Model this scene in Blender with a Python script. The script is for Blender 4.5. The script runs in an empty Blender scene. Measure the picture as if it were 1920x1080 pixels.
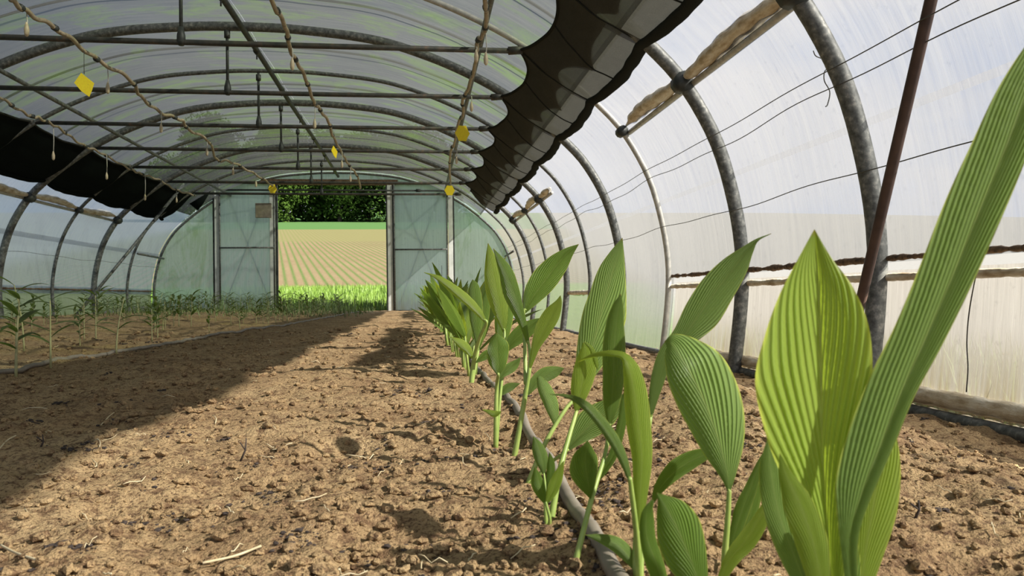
import bpy, math, random
import numpy as np
from mathutils import Vector, noise as mnoise
SC = bpy.context.scene
COL = SC.collection
PI = math.pi
R = math.radians

# ---------------------------------------------------------------- camera
HC = 0.30                                  # camera height above the soil
FPX, YAW, PITCH, ROLL = 1400.0, .1263, .0104, -.0138
cam_d = bpy.data.cameras.new('camera')
cam = bpy.data.objects.new('camera', cam_d); COL.objects.link(cam)
cam_d.sensor_width = 36.0
cam_d.lens = 36.0 * FPX / 1920.0
cam_d.clip_start = .02; cam_d.clip_end = 1000
cy_, sy_, cp_, sp_ = math.cos(YAW), math.sin(YAW), math.cos(PITCH), math.sin(PITCH)
fwd = Vector((sy_ * cp_, cy_ * cp_, sp_))
rt0 = Vector((cy_, -sy_, 0)); up0 = rt0.cross(fwd)
cr, sr = math.cos(ROLL), math.sin(ROLL)
# image x axis: u*c - v*s with v pointing down
rt = rt0 * cr + up0 * sr
up = up0 * cr - rt0 * sr
from mathutils import Matrix
cam.matrix_world = Matrix(((rt.x, up.x, -fwd.x, 0), (rt.y, up.y, -fwd.y, 0), (rt.z, up.z, -fwd.z, HC), (0, 0, 0, 1)))
cam_d.dof.use_dof = True; cam_d.dof.focus_distance = 2.2; cam_d.dof.aperture_fstop = 13
SC.camera = cam

# ---------------------------------------------------------------- light
SC.view_settings.view_transform = 'Standard'; SC.view_settings.look = 'None'
SC.view_settings.gamma = 1; SC.view_settings.exposure = 0.35
SC.view_settings.use_curve_mapping = False
SUN_TO = Vector((1.0, -.60, .88)).normalized()
sd = bpy.data.lights.new('sun', 'SUN'); sun = bpy.data.objects.new('sun', sd); COL.objects.link(sun)
sd.energy = 17.0; sd.angle = R(.9); sd.color = (1, .93, .80)
sun.rotation_euler = SUN_TO.to_track_quat('Z', 'Y').to_euler()
sun.location = SUN_TO * 30
W = bpy.data.worlds.new('sky'); SC.world = W; W.use_nodes = True
wn, wl = W.node_tree.nodes, W.node_tree.links
wn.clear()
o_ = wn.new('ShaderNodeOutputWorld'); b_ = wn.new('ShaderNodeBackground')
tc = wn.new('ShaderNodeTexCoord'); mp = wn.new('ShaderNodeMapping'); nz = wn.new('ShaderNodeTexNoise'); rp = wn.new('ShaderNodeValToRGB')
mp.inputs['Scale'].default_value = (1, 1, 2.4)
nz.inputs['Scale'].default_value = 1.9; nz.inputs['Detail'].default_value = 5
rp.color_ramp.elements[0].position = .36; rp.color_ramp.elements[0].color = (.46, .60, .88, 1)
rp.color_ramp.elements[1].position = .56; rp.color_ramp.elements[1].color = (.82, .84, .92, 1)
wl.new(tc.outputs['Generated'], mp.inputs[0]); wl.new(mp.outputs[0], nz.inputs['Vector']); wl.new(nz.outputs['Fac'], rp.inputs[0])
wl.new(rp.outputs[0], b_.inputs[0]); wl.new(b_.outputs[0], o_.inputs[0])
b_.inputs[1].default_value = 1.0

# ---------------------------------------------------------------- pixel rays (to read real positions off the photograph)
def ray(px, py):
    a = px - 960; b = py - 540
    c, s = math.cos(ROLL), math.sin(ROLL)
    u = a * c + b * s; v = -a * s + b * c
    X = u / FPX; Z2 = -v / FPX
    D = cp_ - Z2 * sp_; Z = sp_ + Z2 * cp_
    return X * cy_ + D * sy_, -X * sy_ + D * cy_, Z
def atY(px, py, Y):
    r = ray(px, py); k = Y / r[1]
    return Vector((r[0] * k, Y, r[2] * k + HC))
def atZ(px, py, z=0):
    r = ray(px, py); k = (z - HC) / r[2]
    return Vector((r[0] * k, r[1] * k, z))
def atX(px, py, x):
    r = ray(px, py); k = x / r[0]
    return Vector((x, r[1] * k, r[2] * k + HC))

# ---------------------------------------------------------------- object helpers
class MB:
    def __init__(s): s.v = []; s.f = []; s.uv = []; s.has_uv = False; s.mi = []
    def add(s, vs, fs, uvs=None, mi=0):
        b = len(s.v); s.v += [tuple(p) for p in vs]
        if uvs is not None: s.has_uv = True; s.uv += list(uvs)
        else: s.uv += [(0, 0)] * len(vs)
        s.f += [tuple(b + i for i in f) for f in fs]; s.mi += [mi] * len(fs)
        return s
    def build(s, name, mats, parent=None, smooth=True):
        me = bpy.data.meshes.new(name); me.from_pydata(s.v, [], s.f)
        if not isinstance(mats, (list, tuple)): mats = [mats]
        for m in mats: me.materials.append(m)
        if s.has_uv:
            l = me.uv_layers.new(name='UVMap')
            vi = np.empty(len(me.loops), dtype=np.int32); me.loops.foreach_get('vertex_index', vi)
            l.data.foreach_set('uv', np.array(s.uv, dtype=np.float32)[vi].ravel())
        if len(mats) > 1: me.polygons.foreach_set('material_index', s.mi)
        if smooth: me.polygons.foreach_set('use_smooth', [True] * len(me.polygons))
        me.update()
        o = bpy.data.objects.new(name, me); COL.objects.link(o)
        if parent is not None: o.parent = parent
        return o
def catmull(pts, n):
    """n samples through the control points (each a tuple of any length)"""
    P = np.array(pts, dtype=float); k = len(P)
    if k == 2: P = np.array([P[0], (P[0] + P[1]) / 2, P[1]]); k = 3
    E = np.vstack([2 * P[0] - P[1], P, 2 * P[-1] - P[-2]])
    out = []
    for t in np.linspace(0, k - 1, n):
        i = min(int(t), k - 2); f = t - i
        a, b, c, d = E[i], E[i + 1], E[i + 2], E[i + 3]
        out.append(.5 * ((2 * b) + (c - a) * f + (2 * a - 5 * b + 4 * c - d) * f * f + (-a + 3 * b - 3 * c + d) * f ** 3))
    return np.array(out)
def tube(mb, pts, r, seg=8, flat=1.0, caps=True, mi=0):
    """round tube; r a number or a list as long as pts"""
    P = [Vector(p) for p in pts]; n = len(P)
    rr = [r] * n if not hasattr(r, '__len__') else list(r)
    T = []
    for i in range(n):
        d = (P[min(i + 1, n - 1)] - P[max(i - 1, 0)])
        T.append(d.normalized() if d.length > 1e-9 else Vector((0, 0, 1)))
    a = Vector((0, 0, 1)) if abs(T[0].z) < .9 else Vector((1, 0, 0))
    N = (a - T[0] * a.dot(T[0])).normalized()
    vs, uv = [], []; L = 0
    for i in range(n):
        if i:
            N = (N - T[i] * N.dot(T[i])); N = N.normalized() if N.length > 1e-6 else T[i].orthogonal().normalized()
            L += (P[i] - P[i - 1]).length
        B = T[i].cross(N)
        for k in range(seg):
            q = 2 * PI * k / seg
            vs.append(P[i] + (N * math.cos(q) * flat + B * math.sin(q)) * rr[i]); uv.append((k / seg, L))
    fs = []
    for i in range(n - 1):
        for k in range(seg):
            k2 = (k + 1) % seg
            fs.append((i * seg + k, i * seg + k2, (i + 1) * seg + k2, (i + 1) * seg + k))
    if caps: fs.append(tuple(range(seg - 1, -1, -1))); fs.append(tuple((n - 1) * seg + k for k in range(seg)))
    mb.add(vs, fs, uv, mi); return mb
def box(mb, x0, x1, y0, y1, z0, z1, mi=0):
    v = [(x, y, z) for x in (x0, x1) for y in (y0, y1) for z in (z0, z1)]
    mb.add(v, [(0, 1, 3, 2), (4, 6, 7, 5), (0, 4, 5, 1), (2, 3, 7, 6), (0, 2, 6, 4), (1, 5, 7, 3)], None, mi); return mb
def tag(o, label=None, cat=None, group=None, kind=None):
    if label: o['label'] = label
    if cat: o['category'] = cat
    if group: o['group'] = group
    if kind: o['kind'] = kind
    return o
def empty(name, loc=(0, 0, 0), rz=0):
    o = bpy.data.objects.new(name, None); COL.objects.link(o); o.location = loc; o.rotation_euler = (0, 0, rz); o.empty_display_size = .05
    return o
def copy_tree(o, parent=None):
    c = o.copy(); COL.objects.link(c); c.parent = parent
    for ch in list(o.children): copy_tree(ch, c)
    return c
ORD = ['first', 'second', 'third', 'fourth', 'fifth', 'sixth', 'seventh', 'eighth', 'ninth', 'tenth', 'eleventh', 'twelfth', 'thirteenth', 'fourteenth', 'fifteenth']
def sstep(a, b, x):
    t = np.clip((np.asarray(x, dtype=float) - a) / (b - a), 0, 1); return t * t * (3 - 2 * t)
def vnoise(x, y, seed=0):
    xi = np.floor(x).astype(np.int64); yi = np.floor(y).astype(np.int64); xf = x - xi; yf = y - yi
    def h(a, b):
        n = (a * 374761393 + b * 668265263 + seed * 1274126177) & 0xffffffff
        n = ((n ^ (n >> 13)) * 1274126177) & 0xffffffff
        return ((n ^ (n >> 16)) & 0xffff) / 32767.5 - 1
    u = xf * xf * xf * (xf * (xf * 6 - 15) + 10); v = yf * yf * yf * (yf * (yf * 6 - 15) + 10)
    return (h(xi, yi) * (1 - u) + h(xi + 1, yi) * u) * (1 - v) + (h(xi, yi + 1) * (1 - u) + h(xi + 1, yi + 1) * u) * v

# ---------------------------------------------------------------- materials
def mat(name):
    m = bpy.data.materials.new(name); m.use_nodes = True
    nt = m.node_tree; nt.nodes.clear()
    return m, nt.nodes, nt.links
def N_(nodes, t, **kw):
    n = nodes.new(t)
    for k, v in kw.items():
        if hasattr(n, k): setattr(n, k, v)
        else: n.inputs[k].default_value = v
    return n
def noise(nodes, links, coord, scale, detail=4, rough=.55, vscale=None, dist=0):
    n = nodes.new('ShaderNodeTexNoise'); n.inputs['Scale'].default_value = scale
    n.inputs['Detail'].default_value = detail; n.inputs['Roughness'].default_value = rough; n.inputs['Distortion'].default_value = dist
    if vscale:
        m = nodes.new('ShaderNodeMapping'); m.inputs['Scale'].default_value = vscale; links.new(coord, m.inputs[0]); coord = m.outputs[0]
    links.new(coord, n.inputs['Vector']); return n.outputs['Fac']
def ramp(nodes, links, fac, stops):
    r = nodes.new('ShaderNodeValToRGB'); e = r.color_ramp.elements
    while len(e) < len(stops): e.new(.5)
    for i, (p, c) in enumerate(stops):
        e[i].position = p; e[i].color = tuple(c) + (1,) if len(c) == 3 else c
    links.new(fac, r.inputs[0]); return r.outputs[0]
def mixc(nodes, links, fac, a, b, mode='MIX'):
    m = nodes.new('ShaderNodeMix'); m.data_type = 'RGBA'; m.blend_type = mode
    for s, v in ((m.inputs[0], fac), (m.inputs[6], a), (m.inputs[7], b)):
        if isinstance(v, (int, float)): s.default_value = v
        elif isinstance(v, tuple): s.default_value = v + (1,) if len(v) == 3 else v
        else: links.new(v, s)
    return m.outputs[2]
def mth(nodes, links, op, a, b=None, clamp=False):
    m = nodes.new('ShaderNodeMath'); m.operation = op; m.use_clamp = clamp
    for s, v in ((m.inputs[0], a), (m.inputs[1], b)):
        if v is None: continue
        if isinstance(v, (int, float)): s.default_value = v
        else: links.new(v, s)
    return m.outputs[0]
def bump(nodes, links, h, strength=.5, dist=.01):
    b = nodes.new('ShaderNodeBump'); b.inputs['Strength'].default_value = strength; b.inputs['Distance'].default_value = dist
    links.new(h, b.inputs['Height']); return b.outputs[0]
def principled(name, stops, scale=8, rough=.6, metal=0, bmp=.3, bdist=.003, detail=5, vscale=None, coord='Object', spec=.5, rstops=None):
    m, n, l = mat(name)
    o = n.new('ShaderNodeOutputMaterial'); p = n.new('ShaderNodeBsdfPrincipled'); t = n.new('ShaderNodeTexCoord')
    f = noise(n, l, t.outputs[coord], scale, detail, .6, vscale)
    l.new(ramp(n, l, f, stops), p.inputs['Base Color'])
    p.inputs['Roughness'].default_value = rough; p.inputs['Metallic'].default_value = metal; p.inputs['Specular IOR Level'].default_value = spec
    if bmp: l.new(bump(n, l, f, bmp, bdist), p.inputs['Normal'])
    l.new(p.outputs[0], o.inputs[0]); return m

M = {}
M['steel'] = principled('weathered_steel', [(.3, (.045, .048, .045)), (.55, (.12, .125, .118)), (.75, (.30, .29, .26))], 34, .55, .25, .4, .001)
M['steel_pale'] = principled('pale_steel', [(.3, (.30, .30, .27)), (.7, (.55, .53, .48))], 20, .5, .2, .3, .001)
M['post_pale'] = principled('pale_post', [(.3, (.50, .53, .50)), (.7, (.72, .74, .70))], 6, .6, 0, .2, .001)
M['tie'] = principled('rusty_tie', [(.35, (.035, .038, .036)), (.6, (.075, .066, .055)), (.75, (.16, .085, .05))], 14, .6, .3, .3, .001)
M['rust'] = principled('rust_brown', [(.3, (.035, .018, .014)), (.7, (.085, .048, .036))], 9, .6, .1, .3, .001)
M['dark'] = principled('dark_metal', [(.3, (.015, .017, .016)), (.7, (.05, .055, .05))], 20, .55, .2, .2, .001)
M['wire'] = principled('wire', [(.3, (.05, .05, .05)), (.7, (.11, .11, .10))], 20, .5, .5, 0)
M['hose'] = principled('poly_hose', [(.3, (.20, .16, .10)), (.5, (.34, .28, .19)), (.72, (.13, .10, .07))], 18, .6, 0, .4, .001)
M['hose_grey'] = principled('grey_hose', [(.3, (.15, .125, .095)), (.7, (.27, .235, .185))], 12, .55, 0, .3, .001)
M['drop'] = principled('pale_plastic', [(.3, (.45, .36, .24)), (.7, (.60, .50, .36))], 30, .5, 0, 0)
M['thread'] = principled('thin_tube', [(.3, (.40, .38, .33)), (.7, (.55, .53, .48))], 30, .5, 0, 0)
M['yellow'] = principled('yellow_card', [(.35, (.80, .60, .01)), (.62, (.86, .70, .015)), (.75, (.35, .24, .02))], 60, .45, 0, .2, .0005)
M['roll'] = principled('rolled_film', [(.3, (.30, .22, .12)), (.5, (.55, .47, .34)), (.7, (.72, .68, .58))], 9, .55, 0, .9, .012, vscale=(3, 1, 3))
M['dirt'] = principled('crusted_dirt', [(.35, (.045, .028, .018)), (.65, (.16, .10, .055))], 40, .95, 0, 1, .01)
M['straw'] = principled('straw', [(.3, (.45, .36, .20)), (.7, (.72, .62, .42))], 30, .7, 0, 0)
M['debris'] = principled('dark_debris', [(.3, (.018, .013, .012)), (.7, (.07, .05, .04))], 80, .9, 0, .6, .002)
M['bark'] = principled('bark', [(.3, (.05, .04, .03)), (.7, (.14, .11, .08))], 6, .9, 0, .6, .02)

def film(name, col, col2, transp, green=None, streak=.5, dirt=None, transp_tint=(.93, .95, 1.0), gloss=.06, refl=.30, blend=None):
    """polythene: clear part lets sun and sky through, the milky dusty part scatters. UV in metres: u along the hoop, v along the tunnel"""
    m, n, l = mat(name)
    out = n.new('ShaderNodeOutputMaterial'); uv = n.new('ShaderNodeUVMap').outputs[0]
    s1 = noise(n, l, uv, 1, 6, .65, (1.3, 26, 1)); s2 = noise(n, l, uv, 1, 5, .6, (.5, 1.1, 1)); s3 = noise(n, l, uv, 1, 4, .6, (9, 120, 1))
    s4 = noise(n, l, uv, 1, 5, .6, (16, 16, 1))
    c = mixc(n, l, ramp(n, l, s1, [(.34, (0, 0, 0)), (.66, (1, 1, 1))]), col, col2)
    c = mixc(n, l, mth(n, l, 'MULTIPLY', ramp(n, l, s2, [(.4, (0, 0, 0)), (.65, (1, 1, 1))]), .55), c, col2)
    if green:
        g1 = noise(n, l, uv, 1, 6, .7, (.9, 2.4, 1), 1.2)
        g = mth(n, l, 'MULTIPLY', ramp(n, l, g1, [(.48, (0, 0, 0)), (.66, (1, 1, 1))]), .85)
        c = mixc(n, l, g, c, green)
    # fine specks of dirt
    c = mixc(n, l, mth(n, l, 'MULTIPLY', ramp(n, l, s4, [(.6, (0, 0, 0)), (.72, (1, 1, 1))]), .35), c, tuple(x * .55 for x in col))
    if dirt:   # (u0, u1, colour): a band of algae stain between two heights of the strip
        sep = n.new('ShaderNodeSeparateXYZ'); l.new(uv, sep.inputs[0])
        mr = n.new('ShaderNodeMapRange'); mr.inputs[1].default_value = dirt[0]; mr.inputs[2].default_value = dirt[1]; l.new(sep.outputs[0], mr.inputs[0])
        d = mth(n, l, 'MULTIPLY', mr.outputs[0], ramp(n, l, s1, [(.35, (0, 0, 0)), (.6, (1, 1, 1))]))
        c = mixc(n, l, mth(n, l, 'MULTIPLY', d, .85), c, dirt[2])
    hgt = mth(n, l, 'ADD', mth(n, l, 'MULTIPLY', s2, .9), mth(n, l, 'MULTIPLY', s1, .25))
    nrm = bump(n, l, hgt, .5, .05)
    tl = n.new('ShaderNodeBsdfTranslucent'); df = n.new('ShaderNodeBsdfDiffuse'); tp = n.new('ShaderNodeBsdfTransparent'); gl = n.new('ShaderNodeBsdfGlossy')
    l.new(c, tl.inputs[0]); l.new(c, df.inputs[0]); l.new(nrm, tl.inputs['Normal']); l.new(nrm, df.inputs['Normal']); l.new(nrm, gl.inputs['Normal'])
    gl.inputs['Roughness'].default_value = .25
    tt = mixc(n, l, ramp(n, l, s1, [(.3, (0, 0, 0)), (.7, (1, 1, 1))]), transp_tint, tuple(x * .80 for x in transp_tint))
    if green: tt = mixc(n, l, g, tt, (.48, .60, .36))
    l.new(tt, tp.inputs[0])
    a = n.new('ShaderNodeMixShader'); a.inputs[0].default_value = refl; l.new(tl.outputs[0], a.inputs[1]); l.new(df.outputs[0], a.inputs[2])
    b = n.new('ShaderNodeMixShader')
    tf = mth(n, l, 'MULTIPLY', ramp(n, l, s3, [(.25, (.75, .75, .75)), (.75, (1, 1, 1))]), transp)
    l.new(tf, b.inputs[0]); l.new(a.outputs[0], b.inputs[1]); l.new(tp.outputs[0], b.inputs[2])
    e = n.new('ShaderNodeMixShader'); e.inputs[0].default_value = gloss; l.new(b.outputs[0], e.inputs[1]); l.new(gl.outputs[0], e.inputs[2])
    l.new(e.outputs[0], out.inputs[0]); return m
M['film_wall'] = film('clear_side_film', (.12, .12, .122), (.185, .185, .182), .46)
M['film_left'] = film('left_side_film', (.26, .33, .37), (.35, .41, .43), .20)
M['film_roof'] = film('dirty_roof_film', (.030, .032, .032), (.062, .065, .063), .24, green=(.055, .085, .028), transp_tint=(.46, .50, .50), refl=.3)
M['film_skirt'] = film('stained_skirt_film', (.20, .188, .172), (.27, .258, .24), .16, dirt=(.2, .5, (.15, .125, .075)))
M['film_fold'] = film('doubled_film', (.45, .45, .46), (.55, .55, .55), .6)
M['film_end'] = film('end_wall_film', (.27, .34, .31), (.36, .44, .40), .14, green=(.21, .31, .18), transp_tint=(.8, .95, .9), refl=.35)
M['film_door'] = film('door_film', (.28, .36, .35), (.35, .43, .42), .11, dirt=(2.1, 2.7, (.22, .22, .12)), transp_tint=(.8, .95, .95), refl=.35)

def cloth(name, col, tr, holes):
    m, n, l = mat(name)
    out = n.new('ShaderNodeOutputMaterial'); t = n.new('ShaderNodeTexCoord').outputs['Object']
    f = noise(n, l, t, 160, 4, .7); f2 = noise(n, l, t, 5, 4, .6, (3, 1, 1))
    c = mixc(n, l, f, tuple(x * .5 for x in col), tuple(x * 1.5 for x in col)); c = mixc(n, l, mth(n, l, 'MULTIPLY', f2, .5), c, tuple(x * .45 for x in col))
    df = n.new('ShaderNodeBsdfDiffuse'); tl = n.new('ShaderNodeBsdfTranslucent'); tp = n.new('ShaderNodeBsdfTransparent')
    l.new(c, df.inputs[0]); l.new(mixc(n, l, 1.0, c, (tr * .2, tr * .2, tr * .185), 'MULTIPLY'), tl.inputs[0])
    nr = bump(n, l, f, .4, .002); l.new(nr, df.inputs['Normal'])
    a = n.new('ShaderNodeAddShader'); l.new(df.outputs[0], a.inputs[0]); l.new(tl.outputs[0], a.inputs[1])
    b = n.new('ShaderNodeMixShader'); b.inputs[0].default_value = holes; l.new(a.outputs[0], b.inputs[1]); l.new(tp.outputs[0], b.inputs[2])
    l.new(b.outputs[0], out.inputs[0]); return m
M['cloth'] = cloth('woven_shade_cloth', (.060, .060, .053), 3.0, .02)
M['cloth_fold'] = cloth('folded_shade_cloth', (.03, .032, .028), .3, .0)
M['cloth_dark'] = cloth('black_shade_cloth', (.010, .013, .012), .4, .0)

def leafmat(name, c1, c2, tl_col, trans=.45, rough=.46, edge=(.62, .66, .10), vein=.5):
    """UV: u -1..1 across (stored 0..1), v 0..1 base to tip"""
    m, n, l = mat(name)
    out = n.new('ShaderNodeOutputMaterial'); uv = n.new('ShaderNodeUVMap').outputs[0]; sep = n.new('ShaderNodeSeparateXYZ'); l.new(uv, sep.inputs[0])
    u = mth(n, l, 'ABSOLUTE', mth(n, l, 'SUBTRACT', mth(n, l, 'MULTIPLY', sep.outputs[0], 2), 1)); v = sep.outputs[1]
    oi = n.new('ShaderNodeObjectInfo').outputs['Random']
    ph = mth(n, l, 'SUBTRACT', mth(n, l, 'ADD', v, mth(n, l, 'MULTIPLY', noise(n, l, uv, 1, 2, .5, (3, 5, 1)), .03)), mth(n, l, 'MULTIPLY', mth(n, l, 'POWER', u, .8), .8))
    wav = mth(n, l, 'MULTIPLY', mth(n, l, 'ADD', mth(n, l, 'SINE', mth(n, l, 'MULTIPLY', ph, 62)), 1), .5)
    fine = mth(n, l, 'MULTIPLY', mth(n, l, 'ADD', mth(n, l, 'SINE', mth(n, l, 'MULTIPLY', ph, 300)), 1), .5)
    cb = noise(n, l, uv, 1, 3, .6, (5, 3, 1))
    base = mixc(n, l, cb, c1, c2)
    base = mixc(n, l, mth(n, l, 'MULTIPLY', mth(n, l, 'POWER', wav, 3), vein), base, tuple(min(1, x * 1.55 + .03) for x in c1))
    base = mixc(n, l, mth(n, l, 'MULTIPLY', fine, .18), base, tuple(x * .6 for x in c1))
    mid = ramp(n, l, u, [(.0, (1, 1, 1)), (.035, (0, 0, 0))]); base = mixc(n, l, mth(n, l, 'MULTIPLY', mid, .6), base, (.42, .52, .16))
    ed = ramp(n, l, u, [(.93, (0, 0, 0)), (1.0, (1, 1, 1))]); base = mixc(n, l, mth(n, l, 'MULTIPLY', ed, .7), base, edge)
    tip = mth(n, l, 'MULTIPLY', ramp(n, l, v, [(.965, (0, 0, 0)), (1.0, (1, 1, 1))]), .8); base = mixc(n, l, tip, base, (.40, .24, .06))
    blm = ramp(n, l, noise(n, l, uv, 1, 5, .7, (7, 11, 1)), [(.66, (0, 0, 0)), (.73, (1, 1, 1))]); base = mixc(n, l, mth(n, l, 'MULTIPLY', blm, .55), base, (.55, .52, .20))
    hs = n.new('ShaderNodeHueSaturation'); l.new(base, hs.inputs['Color'])
    l.new(mth(n, l, 'ADD', mth(n, l, 'MULTIPLY', oi, .35), .82), hs.inputs['Value']); base = hs.outputs[0]
    p = n.new('ShaderNodeBsdfPrincipled'); p.inputs['Roughness'].default_value = rough; p.inputs['Specular IOR Level'].default_value = .45; l.new(base, p.inputs['Base Color'])
    tr = n.new('ShaderNodeBsdfTranslucent'); tb = mixc(n, l, 1.0, mixc(n, l, .5, base, tl_col), (1.25, 1.3, .9), 'MULTIPLY'); l.new(tb, tr.inputs[0])
    nr = bump(n, l, mth(n, l, 'ADD', wav, mth(n, l, 'MULTIPLY', fine, .14)), .8, .0035); l.new(nr, p.inputs['Normal']); l.new(nr, tr.inputs['Normal'])
    x = n.new('ShaderNodeMixShader'); x.inputs[0].default_value = trans; l.new(p.outputs[0], x.inputs[1]); l.new(tr.outputs[0], x.inputs[2]); l.new(x.outputs[0], out.inputs[0])
    return m
M['leaf_bright'] = leafmat('leaf_bright', (.22, .33, .045), (.34, .45, .08), (.50, .62, .05), .5)
M['leaf_mid'] = leafmat('leaf_mid', (.12, .215, .035), (.21, .33, .055), (.30, .45, .04), .42)
M['leaf_grey'] = leafmat('leaf_grey', (.16, .26, .06), (.26, .38, .10), (.28, .42, .08), .38)
M['leaf_thin'] = leafmat('leaf_thin', (.09, .15, .045), (.17, .23, .06), (.22, .32, .06), .4)
M['stem'] = principled('green_stem', [(.3, (.20, .30, .06)), (.7, (.36, .44, .12))], 30, .45, 0, .2, .0005)
M['stem_pale'] = principled('straw_stem', [(.3, (.28, .27, .12)), (.7, (.42, .40, .20))], 30, .6, 0, .2, .0005)
M['grass'] = principled('grass_blade', [(.3, (.075, .145, .014)), (.7, (.145, .23, .03))], 3, .6, 0, 0)
M['weed'] = principled('weed_blade', [(.3, (.10, .17, .05)), (.7, (.22, .28, .10))], 5, .6, 0, 0)
def treeleaf():
    m, n, l = mat('tree_leaves'); out = n.new('ShaderNodeOutputMaterial'); t = n.new('ShaderNodeTexCoord').outputs['Object']
    f = noise(n, l, t, .9, 4, .6); oi = n.new('ShaderNodeObjectInfo').outputs['Random']
    c = mixc(n, l, f, (.018, .045, .009), (.065, .11, .018)); c = mixc(n, l, mth(n, l, 'MULTIPLY', oi, .4), c, (.02, .05, .02))
    d = n.new('ShaderNodeBsdfDiffuse'); l.new(c, d.inputs[0]); tr = n.new('ShaderNodeBsdfTranslucent'); l.new(c, tr.inputs[0])
    x = n.new('ShaderNodeMixShader'); x.inputs[0].default_value = .25; l.new(d.outputs[0], x.inputs[1]); l.new(tr.outputs[0], x.inputs[2]); l.new(x.outputs[0], out.inputs[0]); return m
M['tree'] = treeleaf()
def soilmat():
    m, n, l = mat('sandy_soil'); out = n.new('ShaderNodeOutputMaterial'); t = n.new('ShaderNodeTexCoord').outputs['Object']
    a = noise(n, l, t, 2.2, 6, .65); b = noise(n, l, t, 38, 6, .7); c = noise(n, l, t, 170, 4, .7); d = noise(n, l, t, 9, 5, .65)
    col = ramp(n, l, a, [(.32, (.34, .22, .115)), (.5, (.50, .345, .18)), (.68, (.58, .42, .23))])
    col = mixc(n, l, ramp(n, l, b, [(.40, (1, 1, 1)), (.5, (0, 0, 0))]), col, (.235, .145, .078))
    col = mixc(n, l, mth(n, l, 'MULTIPLY', ramp(n, l, c, [(.38, (1, 1, 1)), (.48, (0, 0, 0))]), .85), col, (.10, .055, .035))
    col = mixc(n, l, mth(n, l, 'MULTIPLY', ramp(n, l, c, [(.6, (0, 0, 0)), (.7, (1, 1, 1))]), .5), col, (.66, .50, .32))
    col = mixc(n, l, mth(n, l, 'MULTIPLY', ramp(n, l, d, [(.57, (0, 0, 0)), (.68, (1, 1, 1))]), .45), col, (.20, .115, .065))
    p = n.new('ShaderNodeBsdfPrincipled'); p.inputs['Roughness'].default_value = .95; p.inputs['Specular IOR Level'].default_value = .15; l.new(col, p.inputs['Base Color'])
    h = mth(n, l, 'ADD', b, mth(n, l, 'MULTIPLY', c, .35)); l.new(bump(n, l, h, 1.0, .022), p.inputs['Normal']); l.new(p.outputs[0], out.inputs[0]); return m
M['soil'] = soilmat()

# ---------------------------------------------------------------- the tunnel's section, read off the hoops
CX = -1.70                                   # middle of the tunnel
PROF = [(0, 3.07), (.52, 3.055), (1.28, 2.975), (1.83, 2.82), (2.31, 2.62), (2.69, 2.41), (3.02, 2.17), (3.29, 1.94), (3.51, 1.70), (3.72, 1.33), (3.84, .92), (3.89, .55), (3.875, .2), (3.82, -.22), (3.79, -.42)]
Y0, SP = 6.33, 1.5
YE = Y0 + 7 * SP                              # end wall at 16.83
YB = -3.0
_pp = catmull(PROF, 85)
def half_profile(n=57, out=0.0):
    seg = np.linalg.norm(np.diff(_pp, axis=0), axis=1); s = np.concatenate([[0], np.cumsum(seg)])
    q = np.linspace(0, s[-1], n); x = np.interp(q, s, _pp[:, 0]); z = np.interp(q, s, _pp[:, 1])
    dx = np.gradient(x); dz = np.gradient(z); L = np.hypot(dx, dz)
    return x - dz / L * out, z + dx / L * out, q
def soil_z(x, Y):
    x = np.asarray(x, dtype=float); Y = np.asarray(Y, dtype=float)
    z = -.235 * sstep(.75, 2.0, x)
    z = z + .08 * sstep(-1.4, -4.0, x) * sstep(4, 12, Y) + .0 * x
    return z
def soil_h(x, Y):
    x = np.asarray(x, dtype=float); Y = np.asarray(Y, dtype=float)
    z = soil_z(x, Y)
    near = 1.0
    z = z + .016 * vnoise(x * 2.6, Y * 2.6, 1) + .010 * vnoise(x * 7, Y * 7, 2) + .0085 * vnoise(x * 17, Y * 17, 3)
    z = z + .0075 * np.abs(vnoise(x * 45, Y * 45, 4)) + .0018 * vnoise(x * 110, Y * 110, 5)
    z = z - .022 * sstep(.35, .8, vnoise(x * 3.3 + 9, Y * 3.3, 7))
    return z
def hz(x, Y): return float(soil_h(np.array([x]), np.array([Y]))[0])

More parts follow.
